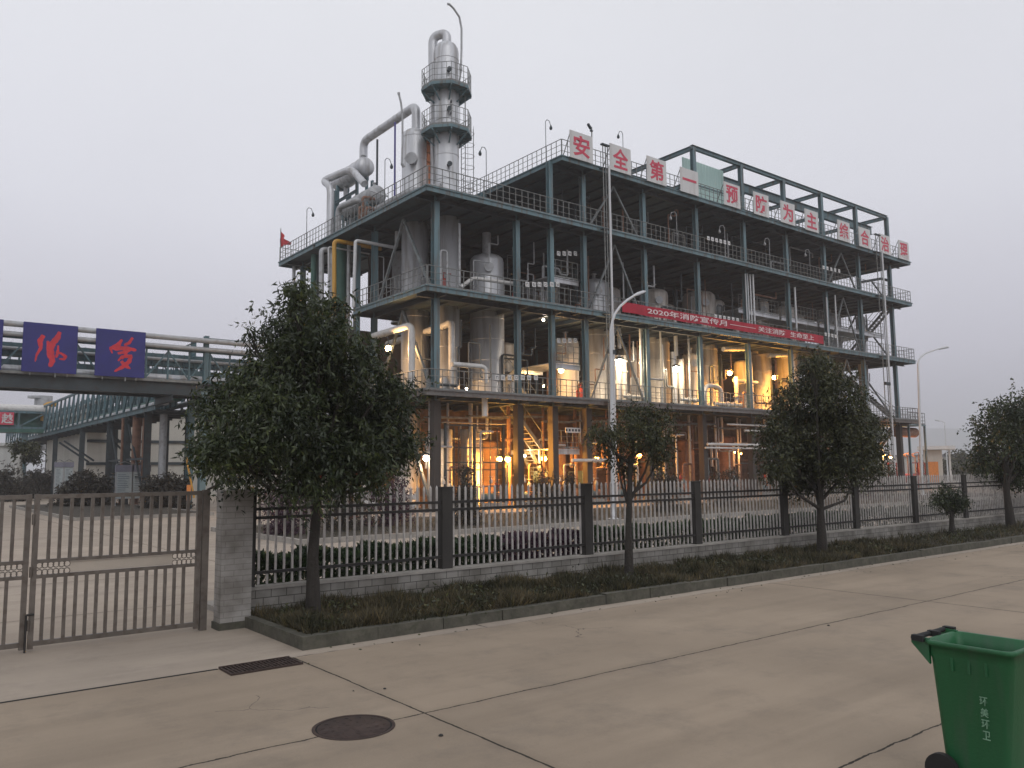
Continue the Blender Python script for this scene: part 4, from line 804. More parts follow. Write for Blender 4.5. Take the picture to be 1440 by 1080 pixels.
# vessel with dome top through third deck
def tank(x, y, r, z0, z1, lb, mt='cladding', dome=0.45, name='tank', skirt=0.0, nozzle=True, group='upright tanks standing in the plant'):
    t = thing(name, lb, 'tank', (x, y, z0), group); m_ = MB()
    m_.lathe((x, y, 0), [(r+0.06, z0), (r+0.06, z0+0.1), (r, z0+0.12), (r, z1-dome*r), (r*0.96, z1-dome*r*0.6), (r*0.8, z1-dome*r*0.25), (r*0.5, z1-dome*r*0.05), (0, z1)], 32)
    z = z0+1.1
    while z < z1-0.6: m_.lathe((x, y, 0), [(r, z), (r+0.012, z+0.005), (r+0.012, z+0.045), (r, z+0.05)], 32); z += 1.25
    m_.build('shell', mt, t)
    if nozzle:
        m_ = MB(); m_.tube([(x, y, z1-0.05), (x, y, z1+0.35)], 0.12, 10); m_.tube([(x, y, z1+0.35), (x, y, z1+0.41)], 0.19, 12); m_.build('nozzle', 'pipe_grey', t); m_ = MB()
        d = V((-0.5, -0.86, 0)); c = V((x, y, z1-dome*r-0.55))+d*(r-0.04); m_.tube([c, c+d*0.2], 0.22, 14); m_.tube([c+d*0.2, c+d*0.26], 0.28, 14); m_.build('manway', 'pipe_grey', t)
    return t
tank(28.45, 38.6, 1.02, Z1, 14.95, 'broad pale domed tank passing through the third deck right of the corner column')
m_ = MB(); m_.tube([(28.45, 38.6, 14.9), (28.45, 38.6, 16.3)], 0.26, 14); one(m_, 'chimney_pipe', 'pipe_grey', 'short stub pipe on top of the broad domed tank', 'pipe')
tank(38.0, 39.3, 0.98, Z1, 14.9, 'pale domed tank behind the hoist rails')
tank(44.0, 39.3, 1.0, Z1, 15.0, 'pale domed tank standing above the words at the left of the banner', 'cladding_warm')
tank(49.4, 39.6, 1.25, Z1, 15.6, 'wide pale tank behind the middle of the banner', 'cladding_warm')
tank(52.0, 40.4, 1.0, Z2, 15.4, 'pale tank tucked right behind the wide tank on the third deck', 'cladding_warm')
tank(56.0, 38.9, 0.85, Z1, 15.6, 'pale tank with its lower half lit yellow near the far tree', 'cladding_warm')
tank(61.6, 40.2, 0.9, Z2, 16.0, 'shadowed tank on the third deck, fifth bay from the far end', 'cladding_warm')
tank(63.6, 40.6, 0.9, Z2, 15.6, 'shadowed tank on the third deck behind the far brace', 'cladding_warm')
tank(67.8, 39.6, 1.0, Z1, 15.9, 'far tank on the third deck next to the last columns')
tank(70.6, 38.2, 0.42, Z1, 15.8, 'slender grey standing cylinder by the last column', 'pipe_grey', nozzle=False)
tank(41.6, 39.6, 0.8, Z1, 10.6, 'warm lit tank on the second deck between the two bright white lamps', 'cladding_warm')
tank(47.0, 38.6, 0.62, Z1, 10.5, 'narrow warm lit tank on the second deck, left of the arched pipe', 'cladding_warm')
tank(35.6, 39.6, 0.85, Z1, 10.7, 'warm lit tank on the second deck behind the left brace foot', 'cladding_warm')
# inside dark vessels, upper decks
for (x, y, r, z0, z1, lb) in ((34.5, 44.6, 1.1, Z3, 19.6, 'dark vessel deep in the fourth deck, left bay'), (46.5, 44.6, 1.2, Z3, 19.4, 'dark vessel deep in the fourth deck, middle bay'), (58.0, 44.8, 1.2, Z3, 19.5, 'dark vessel deep in the fourth deck, right bay'), (26.3, 44.8, 0.7, Z2, 16.2, 'dark column vessel behind the short vessel below the roof deck')):
    tank(x, y, r, z0, z1, lb, 'pipe_grey', nozzle=False)
# ground floor tanks
tank(23.75, 39.9, 0.72, 0.0, 5.3, 'pale ground floor tank behind the leaning brace at the left corner', 'cladding_warm', 0.1, nozzle=False)
tank(24.6, 37.6, 0.55, 0.0, 4.35, 'pale ground floor tank just right of the corner column', 'pipe_grey', 0.1, nozzle=False)
tank(27.1, 38.4, 0.62, 0.0, 4.45, 'ground floor tank glowing yellow on its right side', 'cladding_warm', 0.1, nozzle=False)
for i, (x, y, r_, z0, z1, lb) in enumerate(((31.6, 41.0, 0.75, Z1, 10.2, 'warm lit tank on the second deck behind the lower mezzanine'), (53.0, 38.4, 0.7, Z1, 10.4, 'warm lit tank on the second deck framed by the white arched pipe'), (59.3, 38.6, 0.95, Z1, 15.4, 'pale tank on the second deck behind the dense round tree'), (40.9, 40.9, 0.9, Z2, 15.0, 'pale tank above the left end of the banner'), (47.2, 41.2, 0.85, Z2, 14.6, 'pale tank set back above the banner words, left of the wide tank'), (58.6, 41.0, 0.9, Z2, 15.7, 'dim tank on the third deck above the far end of the banner'), (35.3, 41.3, 0.9, Z2, 14.7, 'dim tank on the third deck left of the hoist rails'),
    (34.6, 39.6, 0.65, 0, 4.1, 'ground floor tank glowing by the single yellow lamp'), (37.4, 39.8, 0.7, 0, 4.3, 'ground floor tank behind the near street lamp pole'), (40.6, 39.4, 0.6, 0, 4.0, 'ground floor tank behind the thin young tree'), (43.6, 39.8, 0.75, 0, 4.4, 'ground floor tank left of the third fence post'), (47.0, 39.4, 0.65, 0, 4.2, 'ground floor tank right of the third fence post'), (51.6, 39.6, 0.8, 0, 4.6, 'ground floor tank left of the dense round tree'), (29.9, 40.6, 0.6, 0, 3.9, 'ground floor tank behind the close pair of yellow lamps'))):
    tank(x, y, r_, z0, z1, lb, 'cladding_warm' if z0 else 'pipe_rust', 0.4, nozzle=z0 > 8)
# ================================================================ PIPES (large, seen)
m_ = 0
yA = PX(579, 457, 22.4)
pipe([PX(525, 473, 22.4), V((22.4, yA.y, yA.z)), V((22.4, yA.y, Z1))], 0.19, 'pipe_white', 'thick white pipe elbow dropping to the second deck at the left corner', rings=1.2)
yB = PX(633, 452, 24.9)
pipe([PX(545, 484, 24.9), V((24.9, yB.y+0.5, yB.z-0.15)), V((25.0, yB.y, yB.z)), V((25.0, yB.y, Z1))], 0.19, 'pipe_white', 'thick white pipe elbow just right of the corner column', rings=1.2)
p1 = PY(636, 512, 35.9); p2 = PY(683, 516, 35.9); pipe([p1, p2, p2-V((0, 0, 0.9))], 0.14, 'pipe_white', 'short white pipe in front of the broad tank on the second deck')
p1 = PY(683, 556, 35.2); pipe([(p1.x, 35.3, Z1-0.1), (p1.x, 35.3, 4.95)], 0.16, 'pipe_white', 'white pipe stub hanging below the second deck'); 
p1 = PY(648, 404, 36.2); p2 = PY(665, 391, 36.2); p3 = PY(724, 399, 36.2); pipe([p1, p2, p3], 0.11, 'pipe_white', 'white pipe running in front of the broad tank on the third deck')
pipe([PX(470, 470, 21.3), PX(470, 338, 21.3), (24.5, PX(470, 338, 21.3).y, PX(470, 338, 21.3).z)], 0.13, 'pipe_yellow', 'bright yellow pipe rising out of the largest tree crown and bending under the roof deck', 0.3, 'yellow_pipe')
q = PX(500, 338, 21.3); pipe([PX(497, 432, 21.3), q, (24.0, q.y, q.z), (24.0, q.y, q.z+1.0)], 0.10, 'lamp_white', 'pale upright pipe just right of the yellow pipe', 0.2)
q = PX(452, 350, 21.4); pipe([PX(452, 450, 21.4), q, (22.1, q.y-0.05, q.z), (22.1, q.y, 6)], 0.16, 'pipe_grey', 'grey upside down U pipe left of the yellow pipe', 0.3)
q = PX(462, 347, 21.4); pipe([PX(462, 450, 21.4), q, (24.2, q.y, q.z)], 0.05, 'lamp_white', 'thin pale pipe between the grey U pipe and the yellow pipe', 0.15)
for i, (u, y0, mt, r, lb) in enumerate(((441, 50.8, 'pipe_green', 0.2, 'green riser at the left end under the roof deck'), (413, 53.0, 'lamp_white', 0.12, 'pale riser at the far left end under the roof deck'), (478, 46.0, 'pipe_green', 0.42, 'fat green riser right behind the yellow pipe'), (490, 44.0, 'pipe_grey', 0.12, 'grey riser right of the fat green riser'), (486, 44.9, 'pipe_grey', 0.09, 'thin grey riser touching the fat green riser'))):
    q = PX(u, 400, 22.3+0.2*i); pipe([(q.x, q.y, 1.0), (q.x, q.y, Z3-0.3)], r, mt, lb)
for i, (u, v0, v1, r_, lb) in enumerate(((1048, 385, 455, 0.05, 'leftmost of four close pale risers on the third deck'), (1051, 385, 455, 0.05, 'second of four close pale risers on the third deck'), (1054.5, 386, 456, 0.06, 'third of four close pale risers on the third deck'), (1058.5, 386, 456, 0.08, 'rightmost and brightest of four close pale risers'), (1117.5, 404, 466, 0.08, 'pale riser above the last banner words'), (1162, 418, 474, 0.06, 'left pale riser beyond the end of the banner'), (1174, 415, 474, 0.07, 'right pale riser beyond the end of the banner'))):
    a = PY(u, v0, 35.3); pipe([(a.x, 35.3, a.z), (a.x, 35.3, Z2)], r_, 'lamp_white', lb, name='riser', group='pale risers on the third deck')
# arch pipes, second deck
def arch(u0, u1, ut, v0, v1, Y, r, lb):
    a = PY(u0, v0, Y); b = PY(u1, v1, Y); pipe([a, V((b.x, Y, (a.z+b.z)/2+0.02)), V((b.x, Y, Z1))], r, 'pipe_white', lb)
arch(1017, 1053, 0, 491, 486, 36.6, 0.17, 'white arched pipe dropping right of the wide tank'); arch(1080, 1114, 0, 500, 494, 36.6, 0.17, 'white arched pipe half hidden by the dense round tree')
for i, (u, v0, v1, Y, r, mt) in enumerate(((869, 500, 562, 37.2, 0.22, 'cladding'), (877, 500, 562, 37.5, 0.18, 'pipe_white'), (862, 455, 560, 37.0, 0.10, 'pipe_white'), (947, 495, 570, 37.2, 0.20, 'cladding'), (957, 505, 570, 37.4, 0.22, 'pipe_white'), (928, 450, 570, 36.6, 0.07, 'pipe_white'), (949, 440, 500, 37.0, 0.14, 'pipe_white'), (870, 440, 490, 37.0, 0.12, 'pipe_white'), (900, 450, 560, 36.0, 0.09, 'pipe_white'), (968, 470, 570, 36.6, 0.08, 'pipe_grey'), (986, 500, 560, 36.3, 0.05, 'pipe_white'), (1035, 530, 578, 36.9, 0.16, 'pipe_white'), (885, 470, 560, 38.2, 0.06, 'pipe_rust'), (896, 480, 560, 38.2, 0.05, 'pipe_rust'))):
    lbs = ['fat pale riser lit by the nearest bright white lamp', 'white riser right beside the fat one lit by the nearest bright white lamp', 'slim riser just right of the near street lamp pole', 'fat pale riser lit by the second bright white lamp', 'white riser right beside the fat one lit by the second bright white lamp', 'slim white riser left of the second bright white lamp', 'high riser stub directly above the second bright white lamp', 'high riser stub directly above the nearest bright white lamp', 'slim white riser right of the left brace on the second deck', 'grey riser right of the second bright white lamp', 'thin bright riser left of the wide tank', 'short white riser under the pink white lamp', 'thin rusty riser behind the left brace', 'thinnest rusty riser right behind the left brace']
    a = PY(u, v0, Y); b = PY(u, v1, Y); pipe([(a.x, Y, a.z), (a.x, Y, max(Z1, b.z) if v1 > 540 else b.z)], r, mt, lbs[i], fl=1 if r < 0.2 else 0, name='riser')
for i, (x0, x1, z, Y, r, lb) in enumerate(((37.5, 39.6, 6.7, 36.4, 0.12, 'low white pipe along the deck right of the near street lamp pole'), (43.0, 45.6, 6.75, 36.3, 0.12, 'low white pipe along the deck below the second bright lamp'), (46.5, 49.6, 6.6, 36.2, 0.14, 'low white pipe along the deck below the wide tank'), (50.4, 53.3, 8.6, 37.4, 0.13, 'white pipe bridging under the white arched pipe'))):
    pipe([(x0, Y, z), (x1, Y, z)], r, 'pipe_white', lb, fl=2, name='deck_pipe')
p = PY(1003, 545, 36.5); pipe([(p.x-1.0, 36.5, 6.3), (p.x-1.0, 36.5, 7.9), (p.x+0.9, 36.5, 7.9), (p.x+0.9, 36.5, 6.3)], 0.16, 'pipe_white', 'small white hoop pipe at the foot of the wide tank', 0.7)
# second deck, left bay small gear and ground floor pipework
def valve(t, c, r):
    m_ = MB(); c = V(c); m_.lathe(c, [(r*0.9, -r*1.2), (r, 0), (r*0.5, r*1.0), (r*0.25, r*1.4), (r*0.18, r*2.2)], 10); m_.tube([c+V((r*1.2*math.cos(a), r*1.2*math.sin(a), r*2.2)) for a in np.linspace(0, 2*math.pi, 13)], r*0.13, 5, cap=False); m_.beam(c+V((-r*1.2, 0, r*2.2)), c+V((r*1.2, 0, r*2.2)), r*0.12); m_.build('valve', random.choice(['red_paint', 'machine_paint', 'pipe_grey']), t)
bays = ['in the corner bay', 'below the white hanging stub', 'by the pair of yellow lamps', 'by the inner stair', 'left of the near street lamp pole', 'right of the near street lamp pole', 'behind the thin young tree', 'between the thin tree and the third fence post', 'right of the third fence post', 'left of the dense round tree', 'behind the dense round tree trunk', 'behind the dense round tree right side', 'at the far corner']
bx0 = [23.3, 26.0, 28.7, 31.3, 33.9, 36.6, 39.3, 42.0, 44.7, 47.6, 50.2, 55.5, 62.0]
for i, bn in enumerate(bays):
    x0 = bx0[i]; x1 = (bx0+[71.0])[i+1]-0.4
    t = thing('pump_set', 'pump with motor, ground floor, '+bn, 'pump', ((x0+x1)/2, 36.6, 0), 'ground floor pump sets')
    xc = (x0+x1)/2+random.uniform(-.3, .3)
    m_ = MB(); m_.bx(xc-0.7, xc+0.7, 36.3, 36.9, 0, 0.28); m_.build('plinth', 'inner_kerb', t)
    m_ = MB(); m_.tube([(xc-0.6, 36.6, 0.6), (xc, 36.6, 0.6)], 0.22, 16); m_.tube([(xc-0.66, 36.6, 0.6), (xc-0.6, 36.6, 0.6)], 0.19, 16); m_.build('motor', 'machine_paint', t)
    m_ = MB(); m_.tube([(xc+0.1, 36.6, 0.6), (xc+0.45, 36.6, 0.6)], 0.28, 16); m_.tube([(xc+0.28, 36.6, 0.6), (xc+0.28, 36.6, 1.15)], 0.09, 10); m_.build('casing', 'pipe_rust', t)
    valve(t, (xc+0.28, 36.6, 1.25), 0.13); valve(t, (xc-0.3, 36.35, 1.5), 0.11)
    r_ = random.uniform(0.05, 0.09); mt = ['pipe_rust', 'brace_steel', 'pipe_rust', 'pipe_grey', 'pipe_rust', 'pipe_white', 'pipe_grey'][i % 7]
    h1 = random.uniform(2.1, 2.9); h2 = random.uniform(3.2, 4.6)
    pipe([(xc+0.28, 36.6, 1.4), (xc+0.28, 36.6, h1), (x1, 36.6, h1), (x1, 36.6, 0.2)], r_, mt, 'portal shaped pipe above the pump '+bn, name='pump_pipe', fl=3)
    pipe([(x0, 35.95, 0.3), (x0, 35.95, h2), (x0+0.9, 35.95, h2), (x0+0.9, 37.5, h2), (x0+0.9, 37.5, Z1-0.4)], 0.06, random.choice(['pipe_rust', 'pipe_grey']), 'thin climbing pipe '+bn, name='riser', fl=2)
    pipe([(x0+0.3, 37.3, 0.1), (x0+0.3, 37.3, Z1-0.3)], random.uniform(0.06, 0.12), random.choice(['brace_steel', 'pipe_rust', 'pipe_grey']), 'straight upright pipe '+bn, name='riser', fl=1)
    pipe([(x1-0.5, 37.8, Z1-0.3), (x1-0.5, 37.8, 3.9), (x0+0.4, 37.8, 3.9), (x0+0.4, 37.8, 2.2)], random.uniform(0.05, 0.1), random.choice(['pipe_rust', 'pipe_grey', 'pipe_white']), 'Z shaped pipe deep '+bn, name='process_pipe')
    for k in range(4):
        zz = random.uniform(0.4, 5.4); yy = random.uniform(38.6, 41.4); xa = random.uniform(x0, x0+0.5); xb = random.uniform(x1-0.5, x1+0.2); z2 = random.uniform(0.4, 5.4)
        pipe([(xa, yy, zz), ((xa+xb)/2, yy, zz), ((xa+xb)/2, yy, z2), (xb, yy, z2)], random.uniform(0.03, 0.07), random.choice(['pipe_rust', 'pipe_rust', 'pipe_grey', 'brace_steel']), ['first', 'second', 'third', 'fourth'][k]+' shadowed stepped pipe '+bn, name='stepped_pipe', group='thin stepped pipes in the ground floor')
# decks 2 and 3: thin stepped pipes and small drums behind the railings
for lev, (z0, nm) in enumerate(((Z1, 'second'), (Z2, 'third'), (Z3, 'fourth'))):
    for i, bn in enumerate(bays):
        if lev == 2 and i < 3: continue
        x0 = bx0[i]; x1 = (bx0+[71.0])[i+1]-0.3
        for k in range(3 if lev < 2 else 2):
            yy = random.uniform(36.4, 37.4) if k == 0 else random.uniform(37.5, 43.5); za = z0+random.uniform(0.4, 3.6); zb = z0+random.uniform(0.3, 3.8); xa = random.uniform(x0, x0+0.6); xb = random.uniform(x1-0.8, x1); xm = random.uniform(xa+0.2, xb-0.2)
            pipe([(xa, yy, z0+0.05), (xa, yy, za), (xm, yy, za), (xm, yy, zb), (xb, yy, zb), (xb, yy, (z0+0.05) if k % 2 else z0+4.3*(1 if lev < 2 else 0.7))], random.uniform(0.03, 0.075), random.choice(['pipe_rust', 'dark_steel', 'pipe_grey', 'brace_steel']), ['front', 'middle', 'rear'][k]+f' thin pipe, {nm} deck, '+bn, name='stepped_pipe', group=f'thin stepped pipes on the {nm} deck')
    if lev < 2:
        for i in range(0, 13, 2):
            x = bx0[i]+1.4; m_ = MB(); y = 37.6+0.3*(i % 3); hh = random.uniform(0.7, 1.3); r_ = 0.3
            m_.lathe((x, y, z0), [(r_, 0.25), (r_, hh), (r_*0.7, hh+0.15), (0, hh+0.2)], 16); 
            for a in (0, 2.1, 4.2): m_.beam((x+r_*0.8*math.cos(a), y+r_*0.8*math.sin(a), z0), (x+r_*0.8*math.cos(a), y+r_*0.8*math.sin(a), z0+0.3), 0.05)
            m_.tube([(x, y, z0+hh+0.18), (x, y, z0+hh+0.5), (x+0.5, y, z0+hh+0.5)], 0.04, 7); one(m_, 'small_pot', random.choice(['pipe_white', 'machine_paint', 'pipe_grey', 'red_paint']), f'small legged pot, {nm} deck, '+bays[i], 'vessel', f'small pot vessels on the {nm} deck')
for i in range(5):
    z = [3.45, 3.7, 5.1, 4.7, 2.6][i]; x0 = [44.2, 44.4, 46.6, 48.5, 32][i]; x1 = [56, 62, 57, 62, 35.2][i]
    pipe([(x0, 35.3-0.02*i, z), (x1, 35.3-0.02*i, z)], [0.07, 0.09, 0.06, 0.08, 0.1][i], 'pipe_white', 'long white pipe across ground floor, '+['lower of the close pair left of the dense tree', 'upper of the close pair left of the dense tree', 'topmost one just under the deck', 'short distance under the topmost one', 'left one by the ground floor notice'][i], name='header_pipe', fl=2)
pipe([(22.2, 36.5, 0.75), (22.2, 44.0, 0.75)], 0.16, 'pipe_white', 'upper fat cream pipe lying low at the left corner', name='low_pipe', rings=0.9); pipe([(22.1, 36.5, 0.3), (22.1, 44.0, 0.3)], 0.17, 'pipe_white', 'lower fat cream pipe lying low at the left corner', name='low_pipe', rings=0.9)
# ground floor board
p = PY(806, 605, 35.9); t = thing('safety_board', 'narrow white board on the ground floor mezzanine railing', 'board', p); MB().bx(p.x-0.6, p.x+0.6, 35.9, 35.93, p.z-0.15, p.z+0.15).build('plate', 'sign_white', t); m_ = MB()
for k in range(5): m_.bx(p.x-0.6+k*0.25, p.x-0.46+k*0.25, 35.89, 35.898, p.z-0.07, p.z+0.07)
m_.build('mark', 'dark_steel', t)
for i, (u, v, lb) in enumerate(((446, 668, 'left red hydrant seen below the largest tree crown'), (496, 668, 'right red hydrant seen below the largest tree crown'))):
    x = PY(u, v, 33.2).x; t = thing('fire_hydrant', lb, 'hydrant', (x, 33.2, 0), 'red hydrants'); m_ = MB(); m_.lathe((x, 33.2, 0), [(0.28, 0), (0.28, 0.08), (0.16, 0.12), (0.16, 1.7), (0.24, 1.75), (0.24, 2.3), (0.14, 2.5), (0, 2.55)], 16); m_.build('body', 'red_paint', t)
    m_ = MB(); m_.tube([(x-0.32, 33.2, 2.0), (x+0.32, 33.2, 2.0)], 0.11, 12); m_.build('outlet', 'red_paint', t)
t = thing('pipe_rack_frame', 'dark steel rack frame in front of the pale ground floor tanks', 'frame', (26, 36.4, 0)); m_ = MB()
for x in (24.0, 25.9, 27.9): m_.hcol(x, 36.4, 0, 4.6, 0.12, 0.12, 0.012)
for z in (1.2, 2.1, 2.5, 3.3, 4.5): m_.beam((24.0, 36.33, z), (27.9, 36.33, z), 0.06)
for x in (24.5, 24.8, 26.4, 26.9, 27.4): m_.tube([(x, 36.3, 0), (x, 36.3, 4.4)], 0.03, 6)
m_.build('frame', 'dark_steel', t); m_ = MB(); m_.bx(23.9, 28.0, 36.2, 36.6, 4.62, 4.66); m_.build('tray', 'rail_steel', t)
for i, bn in enumerate(bays):
    x0 = bx0[i]; x1 = (bx0+[71.0])[i+1]; z = 4.95+0.12*(i % 3); t = thing('cable_tray', 'cable tray under second deck '+bn, 'cable tray', (x0+1, 37, z), 'cable trays under the second deck'); m_ = MB()
    m_.beam((x0, 36.9, z), (x1, 36.9, z), 0.03, 0.1); m_.beam((x0, 37.4, z), (x1, 37.4, z), 0.03, 0.1); xx = x0+0.2
    while xx < x1: m_.beam((xx, 36.92, z), (xx, 37.38, z), 0.04, 0.02); xx += 0.35
    m_.build('rack', 'brace_steel', t); m_ = MB()
    for k in range(5): m_.tube([(x0, 36.98+0.09*k, z+0.04), ((x0+x1)/2, 36.98+0.09*k, z+0.03), (x1, 36.98+0.09*k, z+0.04)], 0.022, 5)
    m_.build('cable', 'dark_metal', t)
# control cabinets lit yellow
for i, (u, v, lb) in enumerate(((660, 640, 'tall dark cabinet under the white hanging stub'), (760, 650, 'dark cabinet right of the pair of yellow lamps'), (822, 650, 'dark cabinet left of the third yellow lamp'))):
    p = PY(u, v, 38.0); t = thing('control_cabinet', lb, 'cabinet', (p.x, 38, 0)); MB().bx(p.x-0.4, p.x+0.4, 37.8, 38.2, 0, 2.0).build('body', 'machine_paint', t); MB().bx(p.x-0.35, p.x+0.35, 37.78, 37.797, 0.15, 1.85).build('door', 'pipe_grey', t)
p = PX(1265, 640, 72); 
# far corner skid at ground level
t = thing('equipment_skid', 'red painted pump skid at the far right corner of the plant', 'skid', (75, 37, 0)); m_ = MB()
for xx in (73.8, 75.2, 76.6):
    for yy in (36, 38): m_.hcol(xx, yy, 0, 2.4, 0.12, 0.12, 0.012)
for z in (0.6, 1.4, 2.4): m_.beam((73.8, 36, z), (76.6, 36, z), 0.09); m_.beam((73.8, 38, z), (76.6, 38, z), 0.09)
m_.build('frame', 'red_paint', t); m_ = MB(); m_.tube([(74.2, 37, 1.0), (76.2, 37, 1.0)], 0.42, 16); m_.build('body', 'red_paint', t)
m_ = MB()
for k in range(4): m_.tube([(74+0.7*k, 36.3, 0), (74+0.7*k, 36.3, 3.0+0.4*(k % 2)), (74.5+0.7*k, 37.2, 3.2)], 0.05, 6)
m_.build('riser', 'pipe_rust', t)
m_ = MB(); m_.tube([(72.5, 36.6, 5.2), (76.2, 36.6, 5.2)], [0.45, 0.45], 20); t = one(m_, 'end_drum', 'pipe_rust', 'rusty horizontal drum just below the far end of the second deck', 'drum')
m_ = MB(); m_.bx(73.15, 76.4, 35.6, 38.4, Z1-0.35, Z1-0.25)
for xx in (73.3, 76.3):
    for yy in (35.7, 38.3): m_.hcol(xx, yy, 0, Z1-0.36, 0.16, 0.16, 0.015)
t = thing('end_platform', 'small railed platform attached outside the far end of the second deck', 'platform', (75, 37, 0)); m_.build('frame', 'teal_steel', t); ORIG[t.name] = V((75, 37, 0)); railing([(73.2, 35.65), (76.35, 35.65), (76.35, 38.35)], Z1-0.25, par=t)
# ================================================================ LAMPS
def lamp(p, mt, col, watts, lb, arm=True, rad=0.11, size=0.09, name='work_lamp'):
    p = V(p); t = thing(name, lb, 'lamp', p, 'lit work lamps in the plant'); m_ = MB(); m_.lathe(p, [(0, -rad), (rad*0.7, -rad*0.7), (rad, 0), (rad*0.7, rad*0.7), (0, rad)], 14); m_.build('globe', mt, t)
    m_ = MB(); m_.lathe(p, [(rad*1.7, rad*0.75), (rad*1.2, rad*1.3), (0.02, rad*1.7)], 14); m_.tube([p+V((0, 0, rad*1.6)), p+V((0, 0, rad*1.6+0.35)), p+V((0, 0.5, rad*1.6+0.45))], 0.02, 6, bend=0.2); m_.build('shade', 'dark_steel', t)
    l = bpy.data.lights.new('lamp_light', 'POINT'); l.energy = watts*2.4; l.color = col; l.shadow_soft_size = size; o = bpy.data.objects.new('lamp_light', l); COL.objects.link(o); o.parent = t; o.location = (0, -rad-0.12, -0.02)
WH = (1.0, 0.74, 0.45); YL = (1.0, 0.42, 0.06); WM = (1.0, 0.56, 0.22); OR = (1.0, 0.40, 0.10)
LAMPS = [(546, 490, 38.9, 'glow_warm', WM, 200, 'warm lamp glaring beside the largest tree crown on the second deck'),
 (871, 509, 36.7, 'glow_white', WH, 190, 'nearest bright white lamp right of the near street lamp pole'),
 (951, 519, 36.7, 'glow_white', WH, 190, 'second bright white lamp below the banner'),
 (1026, 525, 36.9, 'glow_warm', YL, 520, 'pinkish lamp between the wide tank and the arched pipe'),
 (1089, 531, 36.9, 'glow_warm', YL, 430, 'lamp glinting at the edge of the dense round tree'),
 (789, 521, 38.0, 'glow_warm', WM, 150, 'warm lamp under the lower mezzanine'),
 (656, 547, 38.0, 'glow_white', WM, 40, 'tiny lamp at deck level left of the broad tank'),
 (764, 450, 37.0, 'glow_white', (1, .9, .8), 25, 'small cool lamp under the third deck right of the broad tank'),
 (764, 543, 37.4, 'glow_warm', WM, 40, 'tiny lamp at deck level below the row of seven notices'),
 (599, 644, 36.9, 'glow_white', WM, 110, 'white lamp by the leaning brace at the ground floor left corner'),
 (702, 646, 37.0, 'glow_yellow', YL, 330, 'left one of the close pair of yellow lamps'),
 (714, 646, 37.0, 'glow_yellow', YL, 330, 'right one of the close pair of yellow lamps'),
 (738, 641, 38.2, 'glow_white', WH, 90, 'white lamp right of the close pair of yellow lamps'),
 (765, 645, 37.6, 'glow_yellow', YL, 110, 'dim yellow lamp right of the white ground floor lamp'),
 (839, 646, 37.0, 'glow_yellow', YL, 180, 'single yellow lamp left of the near street lamp pole'),
 (899, 641, 37.0, 'glow_orange', YL, 140, 'orange lamp shining through the thin young tree'),
 (925, 648, 37.5, 'glow_orange', OR, 80, 'small orange lamp right of the thin young tree'),
 (1033, 636, 37.0, 'glow_orange', OR, 60, 'left small orange lamp behind the third fence post'),
 (1042, 638, 37.0, 'glow_orange', OR, 60, 'right small orange lamp left of the dense round tree'),
 (673, 628, 38.8, 'glow_yellow', YL, 110, 'yellow lamp right beside the glowing ground floor tank'),
 (918, 356, 38.0, 'glow_white', WH, 6, 'left pin point lamp under the fourth deck'),
 (927, 356, 38.0, 'glow_white', WH, 6, 'right pin point lamp under the fourth deck'),
 (839, 339, 38.0, 'glow_white', WH, 6, 'pin point lamp left of the hoist rails under the fourth deck')]
for (u, v, Y, mt, col, w, lb) in LAMPS:
    lamp(PY(u, v, Y), mt, col, w*((1.7 if u < 780 else 0.75) if col[2] < 0.2 else 0.6) if v > 600 else w*0.95, lb, rad=0.21 if mt == 'glow_white' and w == 190 else 0.17 if w > 100 else (0.07 if w > 20 else 0.045))
lamp(PX(1243, 640, 73.6), 'glow_orange', OR, 220, 'left orange lamp at the far right corner'); lamp(PX(1252, 643, 75.0), 'glow_orange', OR, 220, 'right orange lamp at the far right corner')
# unlit gooseneck lamps on rods around the roof
for i, (u, v0, v1, Y, dx, lb) in enumerate(((431, 335, 292, 50.8, 0.35, 'hooked lamp rod above the left end of the roof deck'), (541, 285, 222, 40.5, 0.35, 'hooked lamp rod left of the shorter vessel'), (684, 262, 208, 36.0, -0.35, 'hooked lamp rod right of the tall tower'), (768, 232, 168, 36.4, 0.35, 'hooked lamp rod left of the first roof sign'), (877, 240, 186, 36.4, -0.3, 'hooked lamp rod behind the second roof sign'))):
    if i < 2: a = PX(u, v0, 21.85+0.4*i); b = PX(u, v1, a.x)
    else: a = PY(u, v0, Y); b = PY(u, v1, Y)
    zb = Z3 if i < 3 else Z4; t = thing('hooked_lamp_rod', lb, 'lamp', (a.x, a.y, zb), 'hooked lamp rods around the roof'); m_ = MB()
    s = abs(dx)/dx; m_.tube([(a.x, a.y, zb), (a.x, a.y, b.z-0.15), (a.x+s*0.12, a.y, b.z), (a.x+s*0.3, a.y, b.z-0.03), (a.x+s*0.42, a.y, b.z-0.3)], 0.022, 6); m_.build('rod', 'dark_steel', t)
    m_ = MB(); m_.lathe((a.x+s*0.43, a.y, b.z-0.55), [(0.03, 0.28), (0.06, 0.22), (0.10, 0.1), (0.07, 0.0), (0, -0.02)], 10); m_.build('lamp_shade', 'dark_steel', t)
